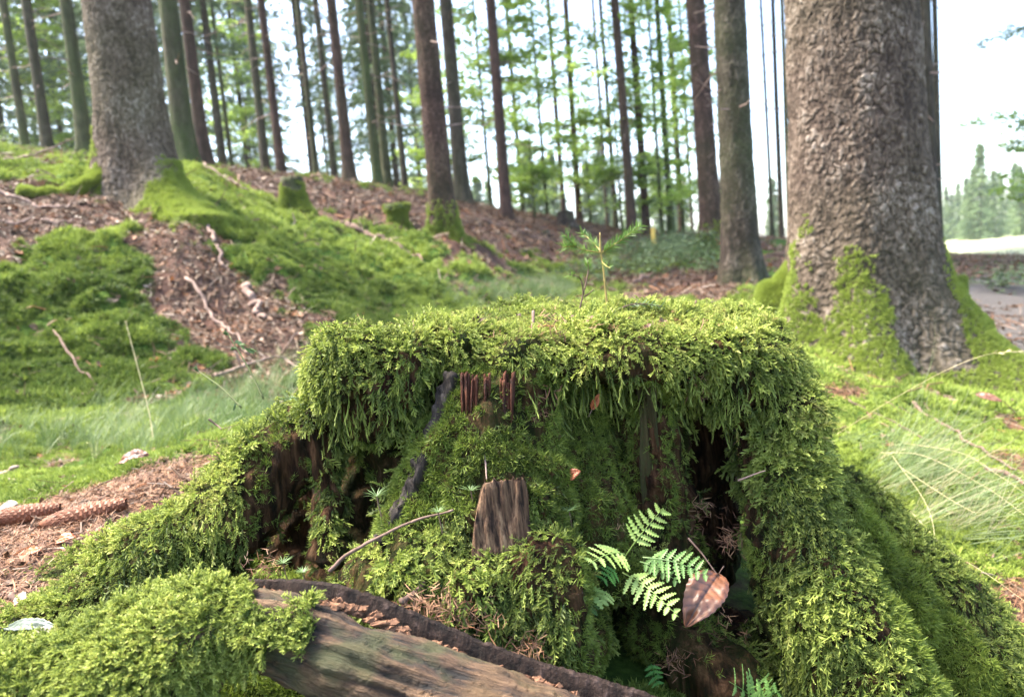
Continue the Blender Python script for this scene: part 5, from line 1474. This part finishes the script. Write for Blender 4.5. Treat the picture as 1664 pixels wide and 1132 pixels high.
# ------------------------------------------------------------------ ferns
def frond(mb_, base_, tip, nrm, L0, nl=8, wid=.42, t0=.22, lobe=True, seed=0, bow=.12):
    """pinnate frond with toothed leaflets"""
    r_ = R(seed); base_, tip, nrm = map(np.asarray, (base_, tip, nrm))
    ax_ = tip - base_; Ls = np.linalg.norm(ax_); d_ = ax_ / Ls; nrm = nrm - d_ * (nrm @ d_); nrm = nrm / np.linalg.norm(nrm); sd_ = np.cross(d_, nrm)
    def pos(t): return base_ + ax_ * t + nrm * (bow * Ls * math.sin(math.pi * t))
    v, f = tube_geo(np.array([pos(t) for t in np.linspace(0, .97, 8)]) - L0, np.linspace(.0009, .0003, 8), 4); mb_.add(v, f)
    for i in range(nl):
        t = t0 + (1 - t0) * i / nl
        ll = wid * Ls * float(np.interp(i / nl, [0, .2, .45, .7, .88, 1], [.72, .88, .80, .55, .30, .15])) + .003
        for sg in (-1, 1):
            ll_ = ll; ll = ll * (.78 + .4 * r_.rand())
            dd = sd_ * sg * .92 + d_ * (.22 + .34 * r_.rand()) + nrm * (.10 - .1 * r_.rand()); dd /= np.linalg.norm(dd)
            ss = np.cross(nrm, dd); k = 6; o_ = pos(t + (.02 if sg > 0 else 0)) - L0
            W = min(ll * .42, (1 - t0) * Ls / nl * .56) * (.85 + .25 * r_.rand()); tw_ = .5 * r_.randn()
            up_, dn_ = [], []
            for j in range(k * 2 + 1):
                u = j / (k * 2); ww = W * (max(1 - u, 0) ** .45 * min(1, .3 + 3 * u)) * (1.0 if j % 2 else .42)
                c = o_ + dd * ll * u - nrm * (.10 * ll * u * u)
                lb_ = nrm * ww * .35 * tw_
                up_.append(c + ss * ww * (.85 + .3 * r_.rand()) + lb_); dn_.append(c - ss * ww * (.85 + .3 * r_.rand()) - lb_)
            mid = [o_ + dd * ll * (j / (k * 2)) - nrm * (.10 * ll * (j / (k * 2)) ** 2 + .0006) for j in range(k * 2 + 1)]
            v = up_ + mid + dn_; m_ = k * 2 + 1; ll = ll_
            mb_.add(v, [(j, j + 1, m_ + j + 1, m_ + j) for j in range(m_ - 1)] + [(m_ + j, m_ + j + 1, 2 * m_ + j + 1, 2 * m_ + j) for j in range(m_ - 1)])
F0 = P(1010, 925, .83)
fern = thing('fern', 'little fern with pale and blue-green fronds growing from the front of the stump', 'fern', F0)
UPF = np.array([0, -.8, .6])
for (pa_, pb_, nl, wd, mt, nr_) in [((1015, 905, .80), (1080, 822, .77), 6, .27, 'fern_pale', UPF), ((1015, 900, .80), (953, 918, .755), 6, .42, 'fern_pale', (0, -.5, .85)), ((1012, 930, .80), (1106, 1005, .735), 8, .27, 'fern_pale', (.1, -.75, .6)),
                                    ((1045, 905, .79), (1155, 938, .75), 8, .30, 'fern_blue', (0, -.6, .8)), ((1040, 912, .80), (1105, 948, .765), 6, .25, 'fern_blue', (0, -.6, .8)), ((975, 955, .79), (932, 985, .75), 3, .60, 'fern_pale', (0, -.6, .8)), ((962, 968, .77), (945, 1008, .75), 3, .55, 'fern_blue', (0, -.7, .7)),
                                    ((985, 960, .78), (972, 985, .755), 3, .6, 'fern_pale', (0, -.7, .7)), ((1000, 925, .81), (975, 945, .79), 4, .5, 'fern_dark', (0, -.7, .7))]:
    mb = MB(); frond(mb, P(*pa_), P(*pb_), nr_, F0, nl, wd, .38 if pb_[1] < 900 else .15, seed=nl)
    link('frond', mb.mesh('frond', M[mt]), fern)
F1 = P(1225, 1150, .72)
fern2 = thing('fern', 'partly cut-off blue-green fern at the bottom edge, right of centre', 'fern', F1)
for (pb_, nl) in (((1182, 1105, .68), 5), ((1232, 1100, .68), 6), ((1272, 1118, .69), 5)):
    mb = MB(); frond(mb, F1, P(*pb_), (0, -.7, .7), F1, nl, .38, .2, seed=nl); link('frond', mb.mesh('frond', M['fern_blue']), fern2)
F2 = P(1058, 1078, .82)
fern3 = thing('fern', 'small dark fern frond in the shade below the main fern', 'fern', F2)
mb = MB(); frond(mb, F2, P(1070, 1118, .80), (0, -.8, .6), F2, 4, .4, .1, seed=3); link('frond', mb.mesh('frond', M['fern_dark']), fern3)
F3 = P(500, 655, .93)
fern4 = thing('fern', 'pale feathery leaf resting on the moss of the left root', 'fern', F3)
for (pb_, nl) in (((455, 650, .90), 6), ((514, 658, .89), 4)):
    mb = MB(); frond(mb, F3, P(*pb_), (0, -.3, .95), F3, nl, .35, .1, seed=nl); link('frond', mb.mesh('frond', M['seedling']), fern4)

# ------------------------------------------------------------------ leaves
def veined(name, cols, sc=1.0):
    m, n, l = mat_new(name)
    a = n.new('ShaderNodeAttribute'); a.attribute_name = 't'
    tc = n.new('ShaderNodeTexCoord'); nz = N(n, 'ShaderNodeTexNoise', Scale=60, Detail=5); l.new(tc.outputs['Object'], nz.inputs['Vector'])
    c = ramp(n, l, nz.outputs['Fac'], [(0.3, cols[0]), (0.7, cols[1])]).outputs[0]
    c = mixc(n, l, a.outputs['Fac'], c, cols[2])
    p = N(n, 'ShaderNodeBsdfPrincipled', Roughness=.42); l.new(c, p.inputs['Base Color'])
    o = n.new('ShaderNodeOutputMaterial'); l.new(p.outputs[0], o.inputs[0]); return m
M['leaf_brown'] = veined('brown_leaf', [(.085, .030, .014), (.19, .080, .043), (.020, .007, .004)])
M['leaf_pale'] = veined('pale_leaf', [(.14, .115, .09), (.25, .21, .17), (.09, .07, .05)])
M['leaf_grey'] = veined('greygreen_leaf', [(.05, .065, .045), (.10, .12, .09), (.03, .04, .03)])
M['leaf_orange'] = veined('orange_leaf', [(.28, .07, .03), (.45, .15, .06), (.15, .04, .02)])
def big_leaf(base_, tip, nrm, wid, mat, label, curl=.12, fold=.25, seed=0):
    base_, tip, nrm = map(lambda q: np.asarray(q, float), (base_, tip, nrm))
    ax_ = tip - base_; Ls = np.linalg.norm(ax_); d_ = ax_ / Ls; nrm = nrm - d_ * (nrm @ d_); nrm /= np.linalg.norm(nrm); sd_ = np.cross(d_, nrm)
    nu, nv = 41, 21; U, V = np.meshgrid(np.linspace(0, 1, nu), np.linspace(-1, 1, nv), indexing='ij')
    prof_ = (np.sin(math.pi * np.clip(U, .0, 1) ** .85)) ** .62 * (1 - .12 * U) + .01
    edge_ = 1 + .03 * np.sin(U * 60) * np.abs(V)
    y_ = V * wid / 2 * prof_ * edge_
    vein = np.exp(-((np.mod(U * 8 - np.abs(V) * 1.3, 1) - .5) / .13) ** 2); mid = np.exp(-(V / .05) ** 2)
    h = fold * np.abs(y_) + curl * Ls * (np.sin(math.pi * U) * .6) - curl * 1.2 * y_ ** 2 / wid * 2 - (vein * .0009 + mid * .0010) + .11 * wid * noise(np.stack([U.ravel() * 4 + seed, V.ravel() * 2, 0 * U.ravel()], 1)).reshape(U.shape)
    v = (U[..., None] * Ls * d_ + y_[..., None] * sd_ + h[..., None] * nrm).reshape(-1, 3)
    t_ = np.clip(.62 * vein + mid * .8, 0, 1).ravel()
    q = grid_quads(nv, nu, False)
    low = v - nrm * .0012
    me = np_mesh('leaf', np.vstack([v, low]), np.vstack([q, (q + len(v))[:, ::-1]]), mat, True, {'t': np.concatenate([t_, t_])})
    L0 = base_
    t = thing('fallen_leaf', label, 'leaf', L0)
    link('blade', me, t)
    mb_ = MB(); vv, f = tube_geo([[0, 0, 0], -d_ * .007 + nrm * .001, -d_ * .014 - nrm * .002], [.0007, .0006, .0009], 5); mb_.add(vv, f); link('stalk', mb_.mesh('stalk', M['twig'], True), t)
big_leaf(P(1168, 932, .81), P(1114, 1018, .76), (-.35, -.8, .35), .046, M['leaf_brown'], 'large brown beech leaf with dark veins hanging beside the fern', .26, .5, 1)
big_leaf(P(8, 1020, .78), P(100, 1024, .75), (0, -.35, .95), .018, M['leaf_grey'], 'grey-green curled leaf at the left edge below the root', .1, .5, 2)
big_leaf(P(30, 1050, .74), P(125, 1040, .72), (0, -.35, .95), .026, M['leaf_pale'], 'whitish curled leaf under the grey-green one, left edge', .14, .6, 3)
big_leaf(P(195, 752, 1.45), P(242, 738, 1.44), (0, -.5, .9), .035, M['leaf_brown'], 'brown curled leaf standing on the moss above the cones', .25, .4, 4)
big_leaf(P(92, 880, 1.02), P(122, 872, 1.0), (0, -.6, .8), .02, M['leaf_orange'], 'orange-brown leaf just below the nearest cone', .2, .3, 5)
big_leaf(P(30, 905, 1.0), P(66, 893, .98), (0, -.5, .85), .02, M['leaf_orange'], 'rusty leaf lying left of the root below the cones', .1, .3, 6)
big_leaf(P(-4, 826, 1.25), P(28, 818, 1.24), (0, -.4, .9), .024, M['leaf_pale'], 'pale cream leaf at the left edge above the cones', .1, .2, 7)
big_leaf(P(1585, 640, 2.3), P(1628, 652, 2.25), (0, -.6, .8), .035, M['leaf_brown'], 'red-brown leaf on the litter below the great right spruce', .1, .2, 8)
big_leaf(P(925, 775, .83), P(942, 765, .82), (0, -.8, .6), .014, M['leaf_orange'], 'tiny crumpled orange-brown leaf on the central buttress', .3, .4, 9)
big_leaf(P(962, 665, .88), P(974, 640, .87), (0, -.9, .3), .010, M['leaf_orange'], 'narrow orange-brown flake under the stump rim', .1, .2, 10)

# ------------------------------------------------------------------ spruce cones
def cone(a, b_, rad, label, seed):
    a, b_ = np.asarray(a), np.asarray(b_); ax_ = b_ - a; Ls = np.linalg.norm(ax_)
    t = thing('spruce_cone', label, 'cone', a, 'spruce cones')
    t.rotation_euler = Vector(ax_).to_track_quat('Z', 'Y').to_euler()
    core = MB(); zt = np.linspace(0, Ls, 12); prof_ = lambda u: (np.sin(np.clip(u, 0, 1) ** .75 * math.pi * .93 + .12)) ** .6
    v, f = tube_geo(np.stack([0 * zt, 0 * zt, zt], 1), rad * .72 * prof_(zt / Ls), 12); core.add(v, f)
    link('core', core.mesh('core', M['conescale'], True), t)
    mb_ = MB(); r_ = R(seed); nS = 190
    for i in range(nS):
        u = i / nS; z = Ls * (.02 + .95 * u); ph = i * 2.39996; R0 = rad * float(prof_(u)) * .74
        er = np.array([math.cos(ph), math.sin(ph), 0]); et = np.array([-math.sin(ph), math.cos(ph), 0]); ez = np.array([0, 0, 1.0])
        Ln = rad * .80; W = rad * .62 * (.6 + .4 * float(prof_(u)))
        o_ = er * R0 * .8 + ez * z
        rows_ = []
        for (tl, wv, lift) in ((0, .55, 0), (.45, 1.0, .13), (.8, .85, .22), (1.0, .35, .22)):
            c = o_ + ez * Ln * tl + er * (lift * rad * .95 + .0004)
            for sg in (-1, 0, 1):
                rows_.append(c + et * W * wv * sg - er * abs(sg) * W * wv * .42)
        q = grid_quads(3, 4, False)
        th_ = [p_ - er * .0009 for p_ in rows_]
        mb_.add(rows_ + th_, [tuple(x_) for x_ in q] + [tuple(x_[::-1] + 12) for x_ in q] + [(9, 10, 22, 21), (10, 11, 23, 22), (0, 3, 15, 12), (3, 6, 18, 15), (6, 9, 21, 18), (5, 2, 14, 17), (8, 5, 17, 20), (11, 8, 20, 23)], np.tile(np.repeat([0, .2, .6, 1.0], 3), 2))
    link('scales', mb_.mesh('scales', M['conescale']), t)['kind'] = 'stuff'
m_ = leafy('cone_scales', [(0.3, (.045, .014, .006)), (0.7, (.12, .040, .018))], 0, .55, tip=(.26, .105, .055), noise_scale=50, spec=.2); M['conescale'] = m_
cone(P(62, 856, 1.09), P(193, 820, 1.12), .0215, 'brown spruce cone pointing right, resting against the moss of the root', 1)
cone(P(-22, 846, 1.15), P(86, 826, 1.18), .0195, 'darker spruce cone half out of the picture at the left edge', 2)

r_ = R(77); dn = len(DEB)
scatter('dead_needles', DEB[:200] + [0, 0, .014], np.tile([0, 0, 1.0], (200, 1)) + r_.randn(200, 3) * .3, .35 + .5 * r_.rand(200), r_.rand(200), C_NEED, 4, stump, seed=81, loc=SL)
scatter('leaf_flakes', DEB[200:] + [0, 0, .015], np.tile([0, -.3, 1.0], (dn - 200, 1)) + r_.randn(dn - 200, 3) * .4, .25 + .3 * r_.rand(dn - 200), r_.rand(dn - 200), C_LIT, 11, stump, seed=82, loc=SL)
# brown needle bunches lodged in the stump and behind the ridge
r_ = R(50); pp, dd = [], []
for (cx_, cy_, Y, sx_, sy_, n_) in [(870, 680, .865, 22, 36, 26), (740, 1000, .705, 40, 20, 40), (850, 1055, .69, 30, 12, 16), (690, 990, .70, 30, 14, 14), (1205, 860, .90, 26, 34, 13), (1160, 830, .93, 30, 30, 7), (1090, 1075, .83, 14, 16, 8), (1190, 1030, .86, 30, 40, 6), (980, 860, .85, 25, 15, 16), (900, 545, .89, 20, 15, 8), (1130, 640, .89, 10, 20, 6), (430, 925, .82, 30, 10, 10)]:
    for i in range(n_):
        pp.append(P(cx_ + r_.randn() * sx_ * .7, cy_ + r_.randn() * sy_ * .7, Y + .006 * r_.randn())); dd.append([0, -.8, .5])
pp = np.array(pp); dd = np.array(dd)
scatter('dead_needles', pp, dd + r_.randn(len(pp), 3) * .4, .6 + .4 * r_.rand(len(pp)), r_.rand(len(pp)), C_NEED, 4, stump, seed=51, loc=SL)
# ------------------------------------------------------------------ thin forest haze
hz_m, n, l = mat_new('haze')
vp = n.new('ShaderNodeVolumePrincipled'); vp.inputs['Density'].default_value = 0.0006; vp.inputs['Color'].default_value = (.92, .97, 1, 1); vp.inputs['Anisotropy'].default_value = 0.2
o = n.new('ShaderNodeOutputMaterial'); l.new(vp.outputs[0], o.inputs['Volume'])
hx, hy0, hy1, hz0, hz1 = 164, -7, 310, float(GV[:, 2].min()) - 1.0, 36
mb = MB(); mb.add([(-hx, hy0, hz0), (hx, hy0, hz0), (hx, hy1, hz0), (-hx, hy1, hz0), (-hx, hy0, hz1), (hx, hy0, hz1), (hx, hy1, hz1), (-hx, hy1, hz1)],
                  [(3, 2, 1, 0), (4, 5, 6, 7), (0, 1, 5, 4), (1, 2, 6, 5), (2, 3, 7, 6), (3, 0, 4, 7)])
link('haze', mb.mesh('haze', hz_m), kind='stuff', label='thin pale haze in the forest air')
print('scene built', len(bpy.data.objects))
